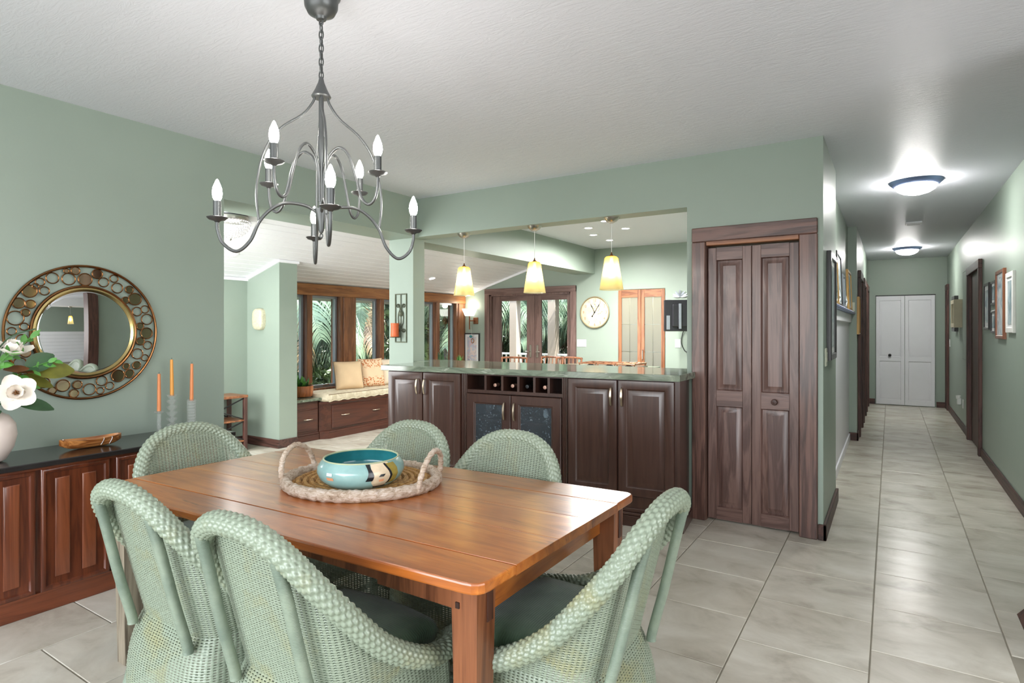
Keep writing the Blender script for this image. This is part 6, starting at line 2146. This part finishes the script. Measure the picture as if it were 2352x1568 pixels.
tcb = thing('television_cable', 'thin dark cable hanging from the television to the outlet', 'cable', (-2.60, 8.84, 1.4))
obj('cable', MB((-2.60, 8.84, 1.4)).tube(smoothpath([(-2.56, 8.80, 1.47), (-2.62, 8.83, 1.36), (-2.645, 8.835, 1.22), (-2.60, 8.835, 1.10), (-2.55, 8.835, 1.07)], 6), 0.006, 6), M['tvblack'], tcb)
lo = thing('leaf_ornament', 'grey spiky leaf ornament on the wall above the television', 'ornament', (-2.66, 8.85, 1.905))
for k in range(7):
    a = PI * (k + 0.5) / 7
    mb = MB()
    leaf(mb, (0, -0.02, 0), (math.cos(a), -0.15, math.sin(a) * 0.55), (0, -1, 0.1), 0.11, 0.016, 0.1, 0.2, 5)
    obj('blade', mb, M['silver_frame'], lo, 60)

# ---- bamboo chairs in front of the french doors
def bamboo(x, y, rz, lab):
    t_ = thing('bamboo_chair', lab, 'chair', (x, y, 0), rz, 'bamboo chairs by the french doors')
    for sx_ in (-1, 1):
        obj('back_leg', MB().tube([(sx_ * .21, -.2, 0), (sx_ * .2, -.19, .45), (sx_ * .215, -.27, .96)], 0.016, 8), M['bamboo'], t_)
        obj('front_leg', MB().tube([(sx_ * .21, .2, 0), (sx_ * .2, .19, .45)], 0.016, 8), M['bamboo'], t_)
        obj('side_stretcher', MB().tube([(sx_ * .205, -.195, .2), (sx_ * .205, .195, .2)], 0.010, 6), M['bamboo'], t_)
    obj('seat', MB().box(-.23, .23, -.21, .23, .43, .465, 0.012), M['seatpad'], t_)
    obj('top_rail', MB().tube(smoothpath([(-.225, -.272, .955), (-.1, -.292, .965), (.1, -.292, .965), (.225, -.272, .955)], 4), 0.016, 8), M['bamboo'], t_)
    obj('lower_rail', MB().tube([(-.205, -.215, .58), (.205, -.215, .58)], 0.011, 6), M['bamboo'], t_)
    for k in range(5):
        u = -0.14 + 0.07 * k
        obj('spindle', MB().tube([(u, -.216, .58), (u, -.285, .955)], 0.008, 6), M['bamboo'], t_)
    return t_
bamboo(-4.98, 7.62, math.radians(188), 'bamboo chair before the french doors, first from the window side')
bamboo(-4.62, 8.08, math.radians(172), 'bamboo chair before the french doors, middle one of three')
bamboo(-4.25, 8.05, math.radians(184), 'bamboo chair before the french doors, nearest the clock')

# ================================================================== OUTSIDE
struct('ground_garden', MB().box(-30, -6.95, -8, 30, -0.5, -0.3).box(-6.95, 5, 11.6, 30, -0.5, -0.3), M['earth'], 'garden soil beyond the windows')
struct('lanai_floor', MB().box(-9.5, -3.0, 9.02, 11.5, -0.12, -0.02), M['deck'], 'concrete lanai floor outside the french doors')
struct('lanai_soffit', MB().box(-9.5, -3.0, 9.02, 9.9, 2.55, 2.65), M['lanai'], 'pale soffit over the lanai')
struct('lanai_beam', MB().box(-9.5, -3.0, 10.75, 10.95, 2.04, 2.55), M['lanai'], 'pale beam along the lanai edge')
struct('roof', MB().prism([(-7.5, zc(-7.5) + 0.14), (-4.39, zc(-4.39) + 0.14), (-4.39, zc(-4.39) + 0.2), (-7.5, zc(-7.5) + 0.2)], 0.9, 9.2, 'XZ'), M['lanai'], 'roof slope over the sunroom, added to block the sun')  # slab added above the plank ceiling to keep the sun out
for x, lab in ((-8.3, 'pale lanai post farthest left'), (-6.88, 'pale lanai post behind the left french door'), (-5.93, 'pale lanai post behind the right french door'), (-4.6, 'pale lanai post farthest right')):
    t_ = thing('lanai_post', lab, 'post', (x, 10.85, -0.02), 0, 'lanai posts')
    obj('shaft', MB().box(-0.09, 0.09, -0.09, 0.09, 0.0, 2.06, 0.006), M['lanai'], t_)
    obj('base_block', MB().box(-0.11, 0.11, -0.11, 0.11, 0.0, 0.14, 0.008), M['lanai'], t_)
for x0, x1, lab in ((-8.2, -6.98, 'white lanai railing section left of the first post'), (-6.78, -6.03, 'white lanai railing section between the two posts'), (-5.83, -4.7, 'white lanai railing section right of the second post')):
    t_ = thing('lanai_railing', lab, 'railing', ((x0 + x1) / 2, 10.85, 0), 0, 'lanai railing sections')
    O = t_.location
    obj('top_rail', MB(O).box(x0, x1, 10.82, 10.88, 0.86, 0.90, 0.006), M['rail'], t_)
    obj('bottom_rail', MB(O).box(x0, x1, 10.83, 10.87, 0.07, 0.10, 0.004), M['rail'], t_)
    k = x0 + 0.06
    while k < x1 - 0.03:
        obj('baluster', MB(O).box(k - 0.013, k + 0.013, 10.837, 10.863, 0.10, 0.86), M['rail'], t_)
        k += 0.115

def frond_mesh(name, L, lift, droop, leafL, seed, mat):
    r_ = random.Random(seed)
    mb = MB()
    N = 96
    pts = []
    for i in range(N + 1):
        t_ = i / N
        x = L * (t_ - 0.12 * t_ * t_)
        z = lift * L * t_ - droop * L * t_ ** 2.2
        pts.append(Vector((x, 0, z)))
    mb.tube(pts[::3] + [pts[-1]], [0.022 * (1 - 0.85 * k / (len(pts[::3]) + 1)) for k in range(len(pts[::3]) + 1)], 5)
    for i in range(4, N + 1):
        t_ = i / N
        tg = (pts[i] - pts[i - 1]).normalized()
        ll = leafL * (math.sin(PI * min(1, 0.16 + 0.8 * t_)) ** 0.6) * r_.uniform(.85, 1.1)
        for s_ in (-1, 1):
            sp2 = r_.uniform(0.82, 0.95)
            d = (Vector((0, s_ * sp2, 0)) + tg * r_.uniform(0.5, 0.65) + Vector((0, 0, r_.uniform(-0.25, -0.05)))).normalized()
            nn = d.cross(tg).normalized()
            w = 0.0125
            side = nn.cross(d).normalized() * w
            vs, fs = [], []
            p = pts[i].copy()
            dd = d.copy()
            for q in range(5):
                f = q / 4
                ww2 = (1 - f ** 2) * 1.0 + 0.08
                lift_ = nn * (0.006 if q < 4 else 0)
                vs += [tuple(p - side * ww2), tuple(p + side * ww2)]
                p = p + dd * (ll / 4)
                dd = (dd + Vector((0, 0, -0.5))).normalized()
            for q in range(4):
                fs.append((q * 2, q * 2 + 1, q * 2 + 3, q * 2 + 2))
            mb.add(vs, fs)
    me = bpy.data.meshes.new(name)
    me.from_pydata(mb.v, [], mb.f)
    finish(me, mat, 60)
    return me
FM = [frond_mesh('frond', 3.0, 0.55, 0.75, 0.95, 1, M['frond']), frond_mesh('frond', 2.7, 0.30, 0.70, 0.9, 2, M['frond']), frond_mesh('frond', 2.4, 0.9, 0.9, 0.85, 3, M['frond']), frond_mesh('frond', 2.4, 0.0, 0.75, 0.8, 4, M['frond_dry'])]
r_ = random.Random(11)
def palm(x, y, zcr, n, lab, sc=1.0, base=-0.3, grp='palms beyond the windows'):
    t_ = thing('palm_tree', lab, 'palm tree', (x, y, base), r_.uniform(0, 6), grp)
    h = zcr - base
    tr_ = []
    for k in range(9):
        tr_.append((0.10 * math.sin(k * .5), 0.05 * k / 8, h * k / 8))
    rr3 = [0.16 - 0.004 * k + (0.014 if k % 2 else 0) for k in range(9)]
    obj('trunk', MB().tube(tr_, rr3, 10), M['palmtrunk'], t_)
    top = Vector(tr_[-1])
    for k in range(n):
        o_ = link('frond', FM[3] if k % 9 == 8 else FM[k % 3], t_, top - Vector((0, 0, 0.04)))
        o_.rotation_euler = (r_.uniform(-.25, .25), r_.uniform(-.45, .35) * (1 if k % 3 else 1.2), k * 2.4 + r_.uniform(-.2, .2))
        s_ = sc * r_.uniform(.85, 1.1)
        o_.scale = (s_, s_, s_)
palm(-10.5, 4.6, 2.5, 22, 'palm outside the first window behind the planter')
palm(-10.4, 7.0, 2.7, 22, 'palm outside the second window behind the pillows')
palm(-10.5, 9.4, 2.5, 22, 'palm outside the third window beside the pillar')
palm(-11.9, 5.8, 1.6, 18, 'low palm in the second row between the first two window palms')
palm(-11.9, 8.2, 1.6, 18, 'low palm in the second row between the farther window palms')
palm(-8.6, 12.6, 1.9, 16, 'palm beyond the lanai railing on the left', grp='palms beyond the lanai')
palm(-6.6, 13.4, 1.7, 16, 'palm beyond the lanai railing between the posts', grp='palms beyond the lanai')
palm(-4.6, 13.0, 1.9, 16, 'palm beyond the lanai railing on the right', grp='palms beyond the lanai')
palm(-7.6, 15.4, 3.2, 15, 'taller palm far behind the lanai', 1.2, grp='palms beyond the lanai')

def hedge(name, lab, x0, x1, y0, y1, h, n, seed, big=1.0):
    rng = np.random.default_rng(seed)
    P = np.stack([rng.uniform(x0, x1, n), rng.uniform(y0, y1, n), rng.uniform(-0.3, h, n)], 1)
    d = rng.normal(size=(n, 3))
    d /= np.linalg.norm(d, axis=1, keepdims=True)
    e_ = rng.normal(size=(n, 3))
    s_ = np.cross(d, e_)
    s_ /= np.linalg.norm(s_, axis=1, keepdims=True)
    L = rng.uniform(.14, .30, n)[:, None] * big
    Wd = L * 0.3
    V = np.stack([P - d * L, P - s_ * Wd, P + d * L, P + s_ * Wd], 1).reshape(-1, 3)
    Q = np.arange(4 * n).reshape(n, 4)
    me = npmesh(name, V, Q, M['hedge'])
    o_ = link(name, me)
    o_['kind'] = 'stuff'
    tag(o_, lab, 'hedge')
    return o_
hedge('hedge', 'dark leafy hedge behind the palms outside the windows', -14.6, -13.8, -2, 18, 6.0, 26000, 1)
hedge('hedge', 'dark leafy hedge behind the palms beyond the lanai', -14.0, 2.0, 16.8, 17.6, 6.0, 24000, 2)
hedge('hedge', 'low dark undergrowth below the windows', -13.5, -8.0, 2.0, 10.5, 0.7, 15000, 3, 0.5)
hedge('hedge', 'low dark undergrowth beyond the lanai railing', -10.5, -3.0, 11.8, 14.5, 0.5, 12000, 4, 0.5)
